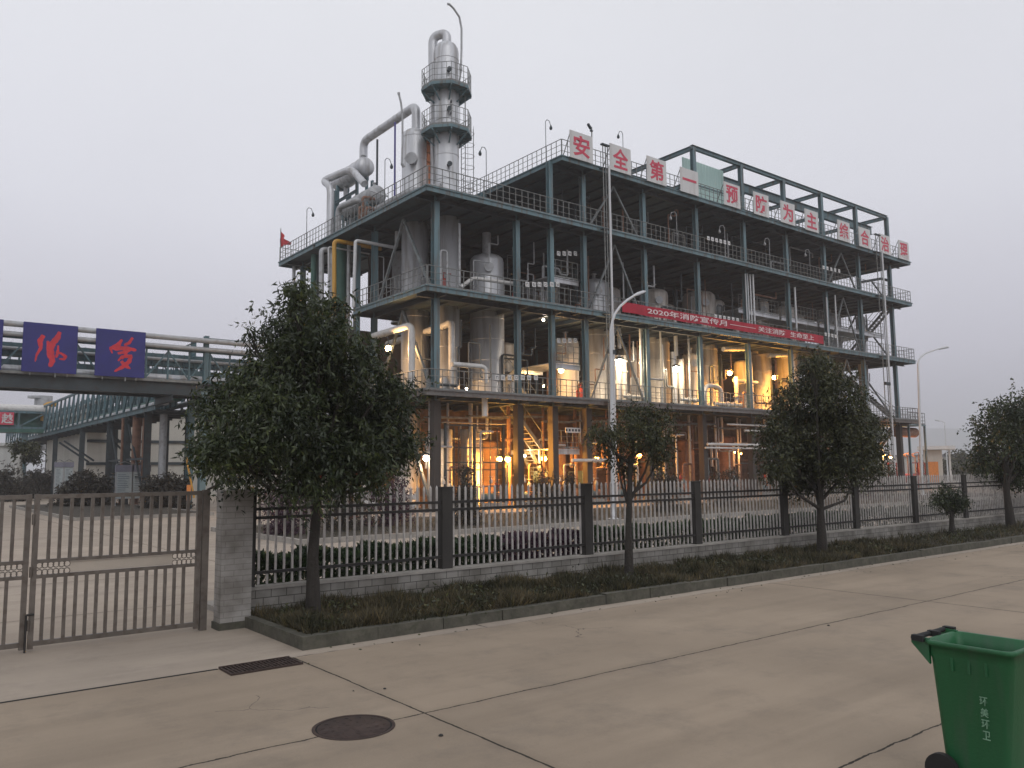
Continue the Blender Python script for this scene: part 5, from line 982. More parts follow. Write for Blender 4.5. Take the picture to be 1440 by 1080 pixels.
for i, (x, lb) in enumerate(((42.0, 'left'), (47.2, 'middle left'), (52.6, 'middle right'), (58.0, 'right'))):
    t = thing('hooked_lamp_rod', lb+' hooked lamp rod hanging in the fourth deck opening', 'lamp', (x, 35.3, Z3), 'hooked lamp rods in the fourth deck'); m_ = MB(); zt_ = Z3+2.5; m_.tube([(x, 35.3, Z3), (x, 35.3, zt_), (x-0.15, 35.3, zt_+0.15), (x-0.5, 35.3, zt_+0.05), (x-0.6, 35.3, zt_-0.25)], 0.025, 6); m_.build('rod', 'pipe_grey', t); m_ = MB(); m_.lathe((x-0.6, 35.3, zt_-0.5), [(0.03, 0.28), (0.07, 0.2), (0.11, 0.08), (0.07, 0), (0, -0.02)], 10); m_.build('lamp_shade', 'pipe_grey', t)
# hoist rails on the facade
def hoist(us, v0, zb, lb):
    t = thing('hoist_rails', lb, 'hoist rails', PY(us[0], v0, 34.3)-V((0, 0, 12))); m_ = MB(); z1 = PY(us[0], v0, 34.3).z; xs = [PY(u, v0, 34.3).x for u in us]
    for x in xs: m_.tube([(x, 34.3, zb), (x, 34.3, z1)], 0.038, 6)
    m_.build('rail', 'rail_steel', t); m_ = MB(); m_.bx(xs[0]-0.12, xs[-1]+0.12, 34.2, 34.4, z1, z1+0.09)
    m_.build('head_beam', 'dark_steel', t)
    for z in (Z1-0.1, Z2-0.1, Z3-0.1, Z4-0.1): MB().bx(xs[0]-0.05, xs[-1]+0.05, 34.26, 34.6, z-0.04, z).build('bracket', 'dark_steel', t)
    MB().bx(xs[0]-0.1, xs[-1]+0.1, 34.1, 34.25, 8.9, 9.15).build('hook_block', 'dark_steel', t)
hoist([847.5, 851, 854], 204, 3.0, 'near group of slim upright hoist rails between the first two roof signs'); hoist([1231, 1236], 330, 3.0, 'far pair of slim upright hoist rails between the tenth and eleventh roof signs')
x = PY(856.5, 240, 34.2).x; m_ = MB(); m_.tube([(x, 34.2, 0.1), (x, 34.2, Z4)], 0.075, 8); one(m_, 'downpipe', 'lamp_white', 'white downpipe on the facade next to the near hoist rails', 'pipe')
x = PY(1240, 350, 34.2).x; m_ = MB(); m_.tube([(x, 34.2, 0.1), (x, 34.2, Z4)], 0.08, 8); one(m_, 'downpipe', 'lamp_white', 'white downpipe on the facade next to the far hoist rails', 'pipe')
# mast with cameras on the roof
for i, (u, v0, v1, lb) in enumerate(((833, 228, 179, 'slim camera mast right of the first roof sign'), (1222, 345, 325, 'camera mast right of the tenth roof sign'))):
    a = PY(u, v0, 34.6); b = PY(u, v1, 34.6); t = thing('camera_mast', lb, 'mast', (a.x, 34.6, Z4)); MB().tube([(a.x, 34.6, Z4), (a.x, 34.6, b.z)], 0.04, 7).build('pole', 'rail_steel', t); m_ = MB(); m_.beam((a.x-0.4, 34.5, b.z+0.05), (a.x-0.08, 34.6, b.z-0.12), 0.13, 0.13); m_.tube([(a.x-0.1, 34.6, b.z-0.25), (a.x+0.05, 34.6, b.z-0.25)], 0.07, 8); m_.build('camera', 'dark_steel', t)
# pipe loops at the far end on upper deck
pipe([(66.6, 36.0, Z3+1.3), (70.6, 36.0, Z3+2.2), (72.0, 36.0, Z3+2.2), (72.0, 36.0, Z3+0.05)], 0.12, 'dark_steel', 'dark bent pipe frame at the far end of the fourth deck'); pipe([(69.6, 36.4, Z3+1.9), (72.0, 36.4, Z3+0.4)], 0.07, 'dark_steel', 'dark slanting strut at the far end of the fourth deck')
# flag
q = PX(395, 368, XE); t = thing('red_flag', 'small drooping red flag at the left end of the roof railing', 'flag', (XE, 53.8, Z3)); zt_ = PX(394, 322, XE).z
MB().tube([(XE, 53.8, Z3), (XE, 53.8, zt_)], 0.03, 6).build('pole', 'rail_steel', t)
m_ = MB(); vs = []; nx = 14
for i in range(nx+1):
    s = i/nx; yy = 53.8-1.75*s; zc = zt_-0.35-1.25*s**0.8; hh = 0.95*(1-s)**1.5+0.12; xw = XE+0.10*math.sin(s*9)
    for k in range(5): vs.append((xw+0.04*math.sin(k*2.0+s*8), yy+0.03*k, zc+0.15-hh*k/4))
m_.add(vs, [(i*5+k, (i+1)*5+k, (i+1)*5+k+1, i*5+k+1) for i in range(nx) for k in range(4)], True); m_.build('cloth', 'flag_red', t)
# white roll on the roof deck beside the upper deck edge
m_ = MB(); m_.tube([(29.2, 38.4, Z3+0.55), (32.0, 38.4, Z3+0.75)], 0.42, 18); m_.tube([(29.0, 38.4, Z3+0.52), (29.2, 38.4, Z3+0.55)], 0.25, 14); one(m_, 'wrapped_vessel', 'pipe_white', 'pale wrapped cylinder lying behind the railing under the first roof beam', 'vessel')
pipe([(27.2, 38.0, Z3+0.2), (28.0, 38.0, Z3+0.55), (29.6, 38.0, Z3+0.6)], 0.2, 'pipe_grey', 'grey elbow pipe left of the pale wrapped cylinder')
# ================================================================ STREET LAMPS
def streetlamp(base, top, arm, head, r0, r1, lb):
    t = thing('street_lamp', lb, 'street lamp', base, 'curved arm street lamps along the inner road'); base = V(base); top = V(top)
    m_ = MB(); m_.tube([base, base.lerp(top, 0.5), top], [r0, (r0+r1)/2, r1], 14); m_.lathe(base, [(0.22, 0), (0.22, 0.03), (r0+0.02, 0.05), (r0+0.01, 0.5)], 14); m_.build('pole', 'lamp_white', t)
    MB().tube([top]+arm, [r1*0.8]*(len(arm)+1), 10).build('arm', 'lamp_white', t)
    d = (V(head)-V(arm[-1])).normalized(); s = d.cross(V((0, 0, 1))).normalized(); a = V(arm[-1]); L_ = (V(head)-a).length; m_ = MB(); vs = []
    up = s.cross(d)
    prof = [(0, .3, .3), (0.15, .75, .7), (0.5, 1, 1), (0.85, .85, .8), (1, .4, .4)]
    for q, w, h in prof:
        c = a+d*(L_*q)
        for k in range(10): an = 2*math.pi*k/10; vs.append(c+s*(0.15*w*math.cos(an))+up*((0.10 if math.sin(an) > 0 else 0.05)*h*math.sin(an)))
    m_.add(vs, [(i*10+k, i*10+(k+1) % 10, (i+1)*10+(k+1) % 10, (i+1)*10+k) for i in range(4) for k in range(10)], True); m_.add(vs[:10], [tuple(range(10))]); m_.add(vs[-10:], [tuple(range(10))]); m_.build('lamp_head', 'lamp_white', t)
    m_ = MB(); c0 = a+d*(L_*0.25)-up*0.05; c1 = a+d*(L_*0.9)-up*0.05; m_.beam(c0, c1, 0.2, 0.03, up=up); m_.build('lens', 'glass_dark', t)
Yl = 22.8; b = PY(863, 735, Yl); streetlamp((b.x, Yl, 0.12), PY(859, 465, Yl), [PY(u, v, Yl) for u, v in ((861, 452), (865, 441), (872, 431), (882, 422), (890, 417))], PY(907, 410, Yl), 0.10, 0.065, 'near tall white street lamp with curved arm in front of the plant')
Yl = 27.0; b = PY(1297, 695, Yl); streetlamp((b.x, Yl, 0.12), PY(1291, 512, Yl), [PY(u, v, Yl) for u, v in ((1292, 507), (1295, 502), (1301, 497), (1309, 494), (1318, 491))], PY(1334, 488, Yl), 0.10, 0.07, 'far white street lamp with curved arm right of the plant')
d = ray(1328, 592).normalized(); c = EYEP+d*128; s = V((d.y, -d.x, 0)).normalized(); streetlamp((c.x, c.y, 0), c-V((0, 0, 0.6)), [c-V((0, 0, 0.25)), c-s*0.4], c-s*1.2+V((0, 0, 0.15)), 0.10, 0.06, 'faint distant street lamp in the haze right of the plant')
# ================================================================ PIPE BRIDGES ON THE LEFT
def truss_x(t, x0, x1, y, z0, z1, step, name='truss', mt='bridge_steel', w=0.12):
    m_ = MB(); n = round((x1-x0)/step)
    m_.beam((x0, y, z0), (x1, y, z0), w*1.3, w*1.3); m_.beam((x0, y, z1), (x1, y, z1), w*1.3, w*1.3)
    for k in range(n+1):
        x = x0+(x1-x0)*k/n; m_.beam((x, y, z0+w*0.6), (x, y, z1-w*0.6), w, w)
        if k < n: xx = x0+(x1-x0)*(k+1)/n; m_.beam((x, y+0.004, z0+0.1) if k % 2 else (x, y+0.004, z1-0.1), (xx, y+0.004, z1-0.1) if k % 2 else (xx, y+0.004, z0+0.1), w*0.8, w*0.8)
    m_.build(name, mt, t)
def truss_y(t, y0, y1, x, z0, z1, step, name='truss', mt='bridge_steel', w=0.12):
    m_ = MB(); n = round((y1-y0)/step)
    m_.ibeam((x, y0, z0), (x, y1, z0), w*1.6, w*2.4); m_.beam((x, y0, z1), (x, y1, z1), w*1.3, w*1.3)
    for k in range(n+1):
        y = y0+(y1-y0)*k/n; m_.beam((x, y, z0+w*1.2), (x, y, z1-w*0.6), w, w)
        if k < n: yy = y0+(y1-y0)*(k+1)/n; m_.beam((x+0.004, y, z1-0.1), (x+0.004, yy, z0+0.2), w*0.8, w*0.8)
    m_.build(name, mt, t)
YB = 47.8
t = thing('pipe_bridge', 'teal truss pipe bridge carrying the blue signs across the left side', 'pipe bridge', (8, YB+1.2, 0))
m_ = MB(); m_.bx(-8, 21.3, YB+0.02, YB+0.30, 6.52, 7.14); m_.bx(-8, 21.3, YB-0.16, YB+0.44, 7.14, 7.18); m_.bx(-8, 21.3, YB-0.12, YB+0.44, 6.48, 6.52); m_.bx(-8, 21.3, YB+2.3, YB+2.55, 6.52, 7.14); m_.bx(-8, 21.3, YB+0.32, YB+2.28, 7.0, 7.1); m_.build('girder', 'dark_steel', t)
m_ = MB(); m_.bx(-8, 14.7, YB-0.22, YB-0.165, 7.18, 7.32); m_.build('toe_board', 'rail_steel', t)
truss_x(t, -8, 21.0, YB+0.05, 7.3, 9.05, 1.15, w=0.09); truss_x(t, -8, 21.0, YB+2.4, 7.3, 9.05, 1.15, w=0.09)
for x in (-3.5, 14.95):
    for yy in (YB+0.1, YB+2.5): m_ = MB(); m_.hcol(x, yy, 0, 6.48, 0.36, 0.36); m_.hcol(x, yy-0.1, 7.2, 10.0, 0.26, 0.26); m_.build('column', 'bridge_steel', t)
m_ = MB(); m_.ibeam((15.1, YB+0.05, 9.75), (21.3, YB+0.05, 9.75), 0.2, 0.3); m_.beam((14.95, YB, 9.9), (13.6, YB, 9.2), 0.08); m_.build('top_beam', 'bridge_steel', t)
m_ = MB(); m_.ibeam((12.95, 47.0, 6.25), (12.95, 50.5, 6.25), 0.25, 0.4); m_.ibeam((14.95, 47.7, 6.25), (14.95, 50.4, 6.25), 0.25, 0.4); m_.build('cross_beam', 'dark_steel', t)
m_ = MB()
for z0, z1 in ((7.35, 8.05), (8.25, 8.9)): m_.bx(-8, 21.0, YB+1.15, YB+1.2, z0, z1)
for k in range(50): m_.bx(-8+k*0.58, -7.95+k*0.58, YB+1.08, YB+1.145, 7.3, 8.95)
m_.build('cable_tray', 'bridge_steel', t)
for i, (yy, z, r, mt, lb) in enumerate(((YB-0.25, 9.68, 0.15, 'pipe_grey', 'upper grey pipe along the top of the sign bridge'), (YB-0.2, 9.18, 0.13, 'pipe_grey', 'lower grey pipe along the top of the sign bridge'), (YB+0.8, 7.5, 0.22, 'cladding', 'thick pale pipe inside the sign bridge truss'), (YB+1.4, 7.9, 0.16, 'pipe_green', 'green pipe inside the sign bridge truss'), (YB+1.9, 8.4, 0.14, 'cladding', 'high pale pipe inside the sign bridge truss'), (YB+1.0, 8.6, 0.1, 'pipe_grey', 'thin grey pipe high inside the sign bridge truss'), (YB+1.6, 7.35, 0.12, 'pipe_rust', 'rusty pipe low inside the sign bridge truss'))):
    m_ = MB(); m_.tube([(-8, yy, z), (21.2 if i > 1 else 20.9, yy, z)], r, 12, rings=2.2 if i < 3 else 0); one(m_, 'bridge_pipe', mt, lb, 'pipe', 'pipes carried by the bridge')
def brush(strokes, px, o, w, h, par, Y):
    m_ = MB(); x0, y0, x1, y1 = px
    for si, st in enumerate(strokes):
        P = [V((o[0]+(a-x0)/(x1-x0)*w, Y-0.0015*si, o[1]+(1-(b-y0)/(y1-y0))*h)) for a, b, c in st]; W = [c/(x1-x0)*w*0.40 for a, b, c in st]
        Q = []; WW = []
        for i in range(len(P)-1):
            for k in range(5): Q.append(P[i].lerp(P[i+1], k/5)); WW.append((W[i]+(W[i+1]-W[i])*k/5)*(1+0.10*math.sin(i*3+k*1.9)))
        Q.append(P[-1]); WW.append(W[-1]*0.5); vs = []
        for i, q in enumerate(Q):
            d = (Q[min(i+1, len(Q)-1)]-Q[max(i-1, 0)]).normalized(); nn = V((-d.z, 0, d.x)); vs += [q+nn*WW[i], q-nn*WW[i]]
        m_.add(vs, [(2*i, 2*i+2, 2*i+3, 2*i+1) for i in range(len(Q)-1)])
    return m_.build('lettering', 'brush_red', par)
def bluesign(x0, x1, lb):
    t = thing('blue_sign', lb, 'sign', ((x0+x1)/2, YB-0.5, 7.2), 'blue square signs on the pipe bridge'); MB().bx(x0, x1, YB-0.56, YB-0.50, 7.27, 9.80).build('panel', 'sign_blue', t)
    m_ = MB(); 
    for x in (x0+0.4, x1-0.4): m_.bx(x-0.03, x+0.03, YB-0.499, YB-0.45, 7.1, 9.7)
    m_.bx((x0+x1)/2+0.25, (x0+x1)/2+0.31, YB-0.56, YB-0.50, 7.05, 7.26); m_.build('stay', 'rail_steel', t); return t
t = bluesign(5.68, 8.16, 'blue sign with red brushed character in two tall upright parts')
brush([[(425,235,50),(392,300,70),(405,370,45),(368,440,28),(355,515,18)], [(585,185,40),(565,250,75),(520,310,80),(500,370,80),(512,440,80),(525,500,70),(500,560,50)], [(470,290,30),(478,380,45),(490,470,45)], [(555,400,22),(610,412,30),(655,440,45),(640,470,35),(590,470,22)], [(575,330,20),(575,400,35),(560,460,35)]], (225,110,770,620), (5.68, 7.27), 2.48, 2.53, t, YB-0.562)
t = bluesign(9.03, 11.50, 'blue square sign with a red brushed dream character, nearer the largest tree')
brush([[(1195,280,24),(1160,340,58),(1090,378,34),(1110,430,14)], [(1295,250,28),(1262,310,38),(1215,335,30)], [(1080,372,22),(1150,378,50),(1230,362,45),(1335,378,40)], [(1160,425,26),(1240,400,46),(1295,362,26)], [(1165,500,18),(1200,455,34),(1285,440,44),(1270,500,52),(1215,555,48),(1135,610,24)], [(1195,500,34),(1230,540,60),(1285,572,20)], [(1215,380,30),(1240,420,30),(1200,480,34)]], (955,185,1420,660), (9.03, 7.27), 2.47, 2.53, t, YB-0.562)
bluesign(2.33, 4.82, 'blue square sign cut off by the left edge of the photo')
# gallery going away
t = thing('pipe_gallery', 'long teal truss gallery running away under the sign bridge', 'pipe bridge', (14, 66, 0))
truss_y(t, 50.6, 118, 13.0, 5.95, 8.75, 1.9, w=0.13); truss_y(t, 50.6, 118, 15.6, 5.95, 8.75, 1.9, w=0.13)
m_ = MB(); m_.bx(13.05, 15.55, 50.6, 118, 5.75, 5.85)
for k in range(36): y = 51+k*1.9; m_.beam((12.95, y, 5.7), (15.65, y, 5.7), 0.12, 0.2)
m_.build('deck', 'dark_steel', t)
m_ = MB()
for z0, z1 in ((6.1, 7.2), (7.45, 8.35)): m_.bx(14.25, 14.3, 50.8, 117, z0, z1)
for k in range(70): m_.bx(14.15, 14.245, 51+k*0.95, 51.06+k*0.95, 6.05, 8.5)
m_.build('cable_tray', 'bridge_steel', t)
for y in (52.5, 57.5, 62.5, 72, 84, 104):
    for x in (13.1, 15.5): m_ = MB(); m_.hcol(x, y, 0, 5.7, 0.34, 0.34); m_.build('column', 'dark_steel', t)
for a, b in ((52.5, 57.5), (57.5, 62.5)):
    m_ = MB(); m_.beam((13.1, a, 0.3), (13.1, b, 5.5), 0.1); m_.build('trestle_brace', 'dark_steel', t); m_ = MB(); m_.beam((13.1, a, 3.0), (13.1, b, 3.0), 0.12); m_.beam((13.1, a, 1.9), (13.1, b, 1.9), 0.08); m_.build('tie', 'dark_steel', t)
for i, (x, z, r, mt, lb) in enumerate(((13.6, 6.3, 0.2, 'cladding', 'thick pale pipe low in the gallery'), (14.3, 6.6, 0.26, 'pipe_green', 'thick green pipe in the gallery'), (15.0, 6.3, 0.18, 'cladding', 'pale pipe on the far side of the gallery'), (14.0, 7.9, 0.14, 'pipe_grey', 'grey pipe high in the gallery'), (14.9, 8.2, 0.12, 'pipe_rust', 'rusty pipe high in the gallery'))):
    m_ = MB(); m_.tube([(x, 50.7, z), (x, 117, z)], r, 10); one(m_, 'gallery_pipe', mt, lb, 'pipe', 'pipes carried by the gallery')
for i, (u, Y, lb, r) in enumerate(((192, 56, 'left brown riser below the gallery', 0.28), (206, 55, 'right brown riser below the gallery', 0.28), (229, 52, 'grey riser with a curved foot below the gallery', 0.22), (172, 58, 'thin left riser below the gallery', 0.09), (178, 58.5, 'thin riser left of the brown ones below the gallery', 0.12))):
    p = PY(u, 620, Y); m_ = MB(); m_.tube([(p.x, Y, 0), (p.x, Y, 5.75)], r, 10); one(m_, 'gallery_riser', 'pipe_rust' if i != 2 else 'pipe_grey', lb, 'pipe')
m_ = MB(); 
for a, b in (((150, 606), (200, 645)), ((150, 612), (192, 652)), ((83, 622), (125, 650)), ((90, 620), (132, 648))): m_.beam(PY(a[0], a[1], 63), PY(b[0], b[1], 63), 0.12)
one(m_, 'slanting_struts', 'dark_steel', 'four dark slanting struts below the gallery', 'strut')
q = PX(64, 590, 13.2); Yq = q.y; m_ = MB(); m_.tube([PY(61, 592, Yq), PY(63, 569, Yq), PY(80, 568, Yq)], 0.28, 10, bend=0.6); one(m_, 'yellow_elbow', 'pipe_yellow', 'short yellow pipe elbow at the far end of the gallery', 'pipe')
# far cross bridge with red sign
t = thing('far_pipe_bridge', 'distant teal pipe bridge with pale roof at the left edge', 'pipe bridge', (0, 90, 0)); Yf_ = 90
zt_ = PY(30, 578, Yf_).z; zb_ = PY(30, 603, Yf_).z; m_ = MB(); m_.bx(-30, 13, Yf_, Yf_+2, zb_-0.35, zb_); m_.bx(-30, 13, Yf_+1.2, Yf_+1.3, zb_, zt_); m_.build('girder', 'pipe_green', t); truss_x(t, -30, 13, Yf_+0.1, zb_+0.1, zt_-0.1, 2.2, w=0.16)
m_ = MB(); m_.tube([(-30, Yf_+0.6, zt_+0.25), (13.5, Yf_+0.6, zt_+0.25)], 0.42, 14); m_.build('roof_pipe', 'pipe_white', t)
for x in (-12, 0, 11.5): MB().hcol(x, Yf_+0.5, 0, zb_-0.4, 0.45, 0.45).build('column', 'bridge_steel', t)
a = PY(20, 580, Yf_-0.3); b = PY(-6, 597, Yf_-0.3); t = thing('red_sign', 'small red sign with white character on the distant bridge at the left edge', 'sign', (a.x, Yf_-0.3, b.z)); MB().bx(b.x, a.x, Yf_-0.3, Yf_-0.2, b.z, a.z).build('panel', 'sign_red', t)
text('越', 'lettering', 'sign_white', t, (PY(2, 590, Yf_-0.3).x, Yf_-0.31, b.z+0.12), (1, 0, 0), (0, 0, 1), (PY(18, 590, Yf_).x-PY(2, 590, Yf_).x), a.z-b.z-0.24, 0.02, 0.02)
# storage building behind
def house(name, lb, x0, x1, y0, y1, h, wm, bands, cat='building', roofh=0.3, wins=0):
    t = thing(name, lb, cat, ((x0+x1)/2, y0, 0)); MB().bx(x0, x1, y0, y1, 0, h).build('wall', wm, t); MB().bx(x0-0.3, x1+0.3, y0-0.3, y1+0.3, h, h+roofh).build('roof', 'house_white', t)
    for z in bands: MB().bx(x0-0.02, x1+0.02, y0-0.14, y0-0.01, z-0.12, z+0.12).build('band', 'dark_steel', t)
    k = 0
    for k in range(wins): x = x0+(x1-x0)*(k+0.5)/wins; m_ = MB(); m_.bx(x-0.7, x+0.7, y0-0.06, y0-0.005, h*0.42, h*0.72); f_ = m_.build('window', 'glass_dark', t); m_ = MB(); m_.bx(x-0.8, x+0.8, y0-0.12, y0-0.061, h*0.40, h*0.42); m_.bx(x-0.03, x+0.03, y0-0.09, y0-0.061, h*0.42, h*0.72); m_.build('frame', 'house_white', f_)
    return t
house('storage_building', 'long cream industrial building behind the gallery', 14.2, 40, 76, 96, 7.3, 'wall_cream', (3.0, 4.9)); house('white_shed', 'pale shed behind the far end of the gallery', -14, 12.0, 100, 116, 5.2, 'house_white', (2.4,), wins=4)
# round top ventilator and small tanks beyond
for i, (u, lb) in enumerate(((50, 'left'), (62, 'right'))):
    p = PY(u, 570, 110); m_ = MB(); m_.tube([(p.x, 110, 5), (p.x, 110, PY(u, 560, 110).z)], 0.15 if i == 0 else 0.9, 10); m_.tube([(p.x, 110, PY(u, 560, 110).z), (p.x, 110, PY(u, 557, 110).z)], 0.9, 10); one(m_, 'roof_ventilator', 'pipe_grey', lb+' round capped ventilator far behind the sign bridge', 'ventilator', 'ventilators far behind the sign bridge')
# notice boards
def board(u0, u1, v0, v1, Y, lb, seed):
    r_ = random.Random(seed); a = PY(u0, v0, Y); b = PY(u1, v1, Y); t = thing('notice_board', lb, 'notice board', ((a.x+b.x)/2, Y, 0), 'tall notice boards behind the gate'); zb = 0.55; zt_ = a.z
    m_ = MB(); m_.bx(a.x, a.x+0.07, Y-0.03, Y+0.05, 0, zt_); m_.bx(b.x-0.07, b.x, Y-0.03, Y+0.05, 0, zt_); m_.bx(a.x+0.07, b.x-0.07, Y-0.02, Y+0.04, zb, zb+0.05); m_.build('leg', 'pipe_grey', t)
    MB().bx(a.x+0.072, b.x-0.072, Y-0.01, Y+0.03, zb+0.052, zt_-0.42).build('panel', 'board_face', t); MB().bx(a.x-0.02, b.x+0.02, Y-0.06, Y+0.08, zt_-0.415, zt_).build('header', 'board_head', t)
    m_ = MB(); z = zt_-0.62
    while z > zb+0.25: w = (b.x-a.x-0.3)*r_.uniform(0.6, 1.0); m_.bx(a.x+0.14, a.x+0.14+w, Y-0.018, Y-0.0105, z, z+0.035); z -= 0.11
    m_.build('print_lines', 'board_ink', t)
    m_ = MB(); m_.tube([(a.x, Y, zt_+0.02), ((a.x+b.x)/2, Y, zt_+0.22), (b.x, Y, zt_+0.02)], 0.03, 6); m_.build('crest', 'rail_steel', t)
board(163, 185.5, 654, 706, 55, 'left board of the nearer pair of tall notice boards behind the gate', 1); board(186.5, 210, 654, 706, 55, 'right board of the nearer pair of tall notice boards behind the gate', 2); board(77, 88.5, 650, 688, 76, 'left board of the distant pair of notice boards', 3); board(90.5, 102, 650, 688, 76, 'right board of the distant pair of notice boards', 4)
p = PZ(265, 720); Yb_ = 41.4; x = PY(265, 700, Yb_).x; t = thing('orange_marker', 'orange marker post standing on the planting kerb behind the gate', 'marker', (x, Yb_, 0.12)); MB().bx(x-0.09, x+0.09, Yb_-0.04, Yb_+0.04, 0.75, 1.5).build('plate', 'orange_paint', t); MB().bx(x-0.03, x+0.03, Yb_-0.03, Yb_+0.03, 0.12, 0.75).build('leg', 'dark_steel', t)
# gas post teal column near the bed
m_ = MB(); q = PY(283, 700, 44); m_.hcol(q.x, 44, 0, 6.4, 0.3, 0.3); one(m_, 'support_column', 'teal_steel', 'teal column just left of the largest tree, behind the gate', 'column')
m_ = MB(); a = PY(264, 655, 44); b = PY(273, 700, 44); m_.beam(a, b, 0.08); m_.beam(PY(264, 655, 44), PY(262, 640, 44), 0.08); one(m_, 'leaning_strut', 'pipe_yellow', 'thin yellowish strut leaning by the teal column behind the gate', 'strut')
# small white canopy building on the right, far buildings
d = ray(1318, 655).normalized(); c = EYEP+d*105; t = thing('canopy_building', 'small white flat roofed gatehouse right of the far street lamp', 'building', (c.x, c.y, 0))
cx, cy = c.x, c.y; s = V((d.y, -d.x, 0)).normalized(); fw = V((d.x, d.y, 0)).normalized()
def obx(c0, hw, hd, z0, z1):
    m_ = MB(); P = []
    for z in (z0, z1):
        for i, j in ((-1, -1), (1, -1), (1, 1), (-1, 1)): q = V(c0)+s*(i*hw)+fw*(j*hd); P.append((q.x, q.y, z))
    return m_.add(P, [(0,3,2,1),(4,5,6,7),(0,1,5,4),(1,2,6,5),(2,3,7,6),(3,0,4,7)])
obx((cx-s.x*0.4, cy-s.y*0.4, 0), 0.95, 1.5, 0, 3.9).build('wall', 'wall_cream', t); obx((cx, cy, 0), 1.9, 2.2, 3.95, 4.35).build('roof', 'house_white', t)
obx((cx+s.x*1.3, cy+s.y*1.3, 0), 0.1, 0.1, 0, 3.94).build('pillar', 'house_white', t); obx((cx-s.x*0.4-fw.x*1.55, cy-s.y*0.4-fw.y*1.55, 0), 0.5, 0.03, 0.3, 2.6).build('door', 'orange_paint', t)
for i, (u, dist, w, h, lb) in enumerate(((1368, 240, 10, 4.5, 'low hazy grey building between the trees on the horizon'), (1250, 260, 16, 5, 'low hazy building behind the far corner of the plant'))):
    d = ray(u, 655).normalized(); c = EYEP+d*dist; s = V((d.y, -d.x, 0)).normalized(); fw = V((d.x, d.y, 0)).normalized(); t = thing('far_building', lb, 'building', (c.x, c.y, 0)); obx((c.x, c.y, 0), w, 6, 0, h).build('wall', 'wall_cream', t); obx((c.x, c.y, 0), w+0.5, 6.5, h, h+0.5).build('roof', 'roof_grey', t)
# litter and stones on the road
for i, (u, v, r_, lb) in enumerate(((541, 969, 0.016, 'small dark stone on the road near the joint'), (620, 1035, 0.02, 'dark clod right of the manhole cover'), (1335, 885, 0.03, 'pale stone near the green bin'), (497, 972, 0.01, 'tiny stone above the manhole cover'), (1165, 880, 0.018, 'small stone in the middle of the road'))):
    p = PZ(u, v); m_ = MB(); vs = []
    m_.lathe((p.x, p.y, 0), [(0, 0.0), (r_, 0.002), (r_*0.9, r_*0.5), (r_*0.3, r_*0.8), (0, r_*0.8)], 7); one(m_, 'stone', 'dark_metal' if i != 2 else 'inner_kerb', lb, 'stone')
# dry leaves on verge edge and road edge
P = np.stack([rng.uniform(3, 30, 420), 8.95-np.abs(rng.normal(size=420))*0.35, np.full(420, 0.006)], 1)[:150]; D = rng.normal(size=P.shape); D[:,2] = 0.05; o = leafmesh(P, D, 0.02+0.03*rng.random(150), 0.012+0.015*rng.random(150), 'fallen_leaves', 'leaf_olive'); tag(o, 'scattered dry fallen leaves along the kerb', 'fallen leaves', kind='stuff')
# ================================================================ AIR, LIGHT, CAMERA
HZ = True
if HZ:
    hz = MB().bx(-3200, 3200, -260, 3200, -1.6, 130.0); o = struct(hz, 'haze', 'dark_steel'); o['kind'] = 'stuff'
    m = bpy.data.materials.new('haze_air'); m.use_nodes = True; nt = m.node_tree; nt.nodes.remove(nt.nodes['Principled BSDF']); pv = nt.nodes.new('ShaderNodeVolumePrincipled'); pv.inputs['Color'].default_value = (0.93, 0.93, 0.96, 1); pv.inputs['Density'].default_value = 0.0008; pv.inputs['Anisotropy'].default_value = 0.2
    nt.links.new(pv.outputs[0], nt.nodes['Material Output'].inputs['Volume']); o.data.materials.clear(); o.data.materials.append(m)
w = bpy.data.worlds.new('World'); SC.world = w; w.use_nodes = True; nt = w.node_tree; N = nt.nodes; L = nt.links; bg = N['Background']
ELEV, ROTZ = math.radians(38), math.radians(200)
sky = N.new('ShaderNodeTexSky'); sky.sky_type = 'NISHITA'; sky.sun_disc = False; sky.sun_elevation = ELEV; sky.sun_rotation = ROTZ; sky.dust_density = 4.0; sky.air_density = 1.0
hs = N.new('ShaderNodeHueSaturation'); hs.inputs['Saturation'].default_value = 0.0; L.new(sky.outputs[0], hs.inputs['Color'])
sc_ = N.new('ShaderNodeMix'); sc_.data_type = 'RGBA'; sc_.blend_type = 'MULTIPLY'; sc_.inputs[0].default_value = 1; L.new(hs.outputs[0], sc_.inputs[6]); sc_.inputs[7].default_value = (0.10, 0.10, 0.105, 1)
tc = N.new('ShaderNodeTexCoord'); sx = N.new('ShaderNodeSeparateXYZ'); L.new(tc.outputs['Generated'], sx.inputs[0])
cr = N.new('ShaderNodeValToRGB'); L.new(sx.outputs[2], cr.inputs[0]); e = cr.color_ramp.elements
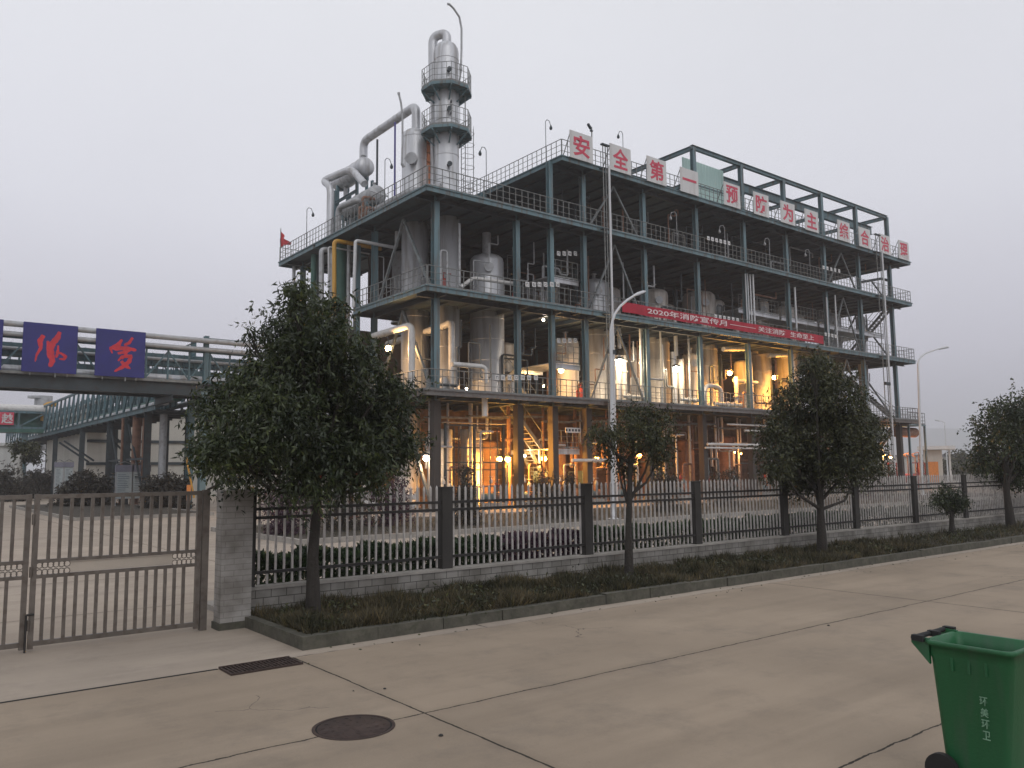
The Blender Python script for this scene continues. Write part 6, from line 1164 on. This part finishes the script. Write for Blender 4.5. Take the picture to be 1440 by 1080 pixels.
e[0].position = 0.0; e[0].color = (0.43, 0.43, 0.52, 1); e[1].position = 0.55; e[1].color = (0.89, 0.905, 0.955, 1); q = cr.color_ramp.elements.new(0.13); q.color = (0.655, 0.65, 0.75, 1)
q = cr.color_ramp.elements.new(0.30); q.color = (0.82, 0.83, 0.91, 1)
nz = N.new('ShaderNodeTexNoise'); nz.inputs['Scale'].default_value = 1.6; nz.inputs['Detail'].default_value = 5; L.new(tc.outputs['Generated'], nz.inputs['Vector'])
mr = N.new('ShaderNodeMapRange'); mr.inputs['To Min'].default_value = 0.9; mr.inputs['To Max'].default_value = 1.1; L.new(nz.outputs[0], mr.inputs['Value'])
m2 = N.new('ShaderNodeMix'); m2.data_type = 'RGBA'; m2.blend_type = 'MULTIPLY'; m2.inputs[0].default_value = 1; L.new(cr.outputs[0], m2.inputs[6]); L.new(mr.outputs[0], m2.inputs[7])
m3 = N.new('ShaderNodeMix'); m3.data_type = 'RGBA'; m3.inputs[0].default_value = 0.88; L.new(sc_.outputs[2], m3.inputs[6]); L.new(m2.outputs[2], m3.inputs[7])
L.new(m3.outputs[2], bg.inputs[0]); bg.inputs[1].default_value = 1.0
sl = bpy.data.lights.new('sun', 'SUN'); sl.energy = 0.5; sl.angle = math.radians(40); sl.color = (1, 0.97, 0.93); so = bpy.data.objects.new('sun', sl); COL.objects.link(so)
sd = V((math.sin(ROTZ)*math.cos(ELEV), math.cos(ROTZ)*math.cos(ELEV), math.sin(ELEV))); so.rotation_euler = (-sd).to_track_quat('-Z', 'Y').to_euler()
cam = bpy.data.cameras.new('camera'); co = bpy.data.objects.new('camera', cam); COL.objects.link(co); cam.sensor_width = 36; cam.sensor_fit = 'HORIZONTAL'; cam.lens = F/1440*36; cam.clip_end = 5000; cam.clip_start = 0.1
co.matrix_world = Matrix.Translation(EYEP) @ ROT.to_4x4(); SC.camera = co
SC.render.engine = 'CYCLES'; SC.view_settings.view_transform = 'Standard'; SC.view_settings.look = 'None'; SC.view_settings.exposure = 0; SC.view_settings.gamma = 1
SC.cycles.volume_bounces = 1; SC.cycles.max_bounces = 6; SC.cycles.use_denoising = True; SC.cycles.sample_clamp_indirect = 6
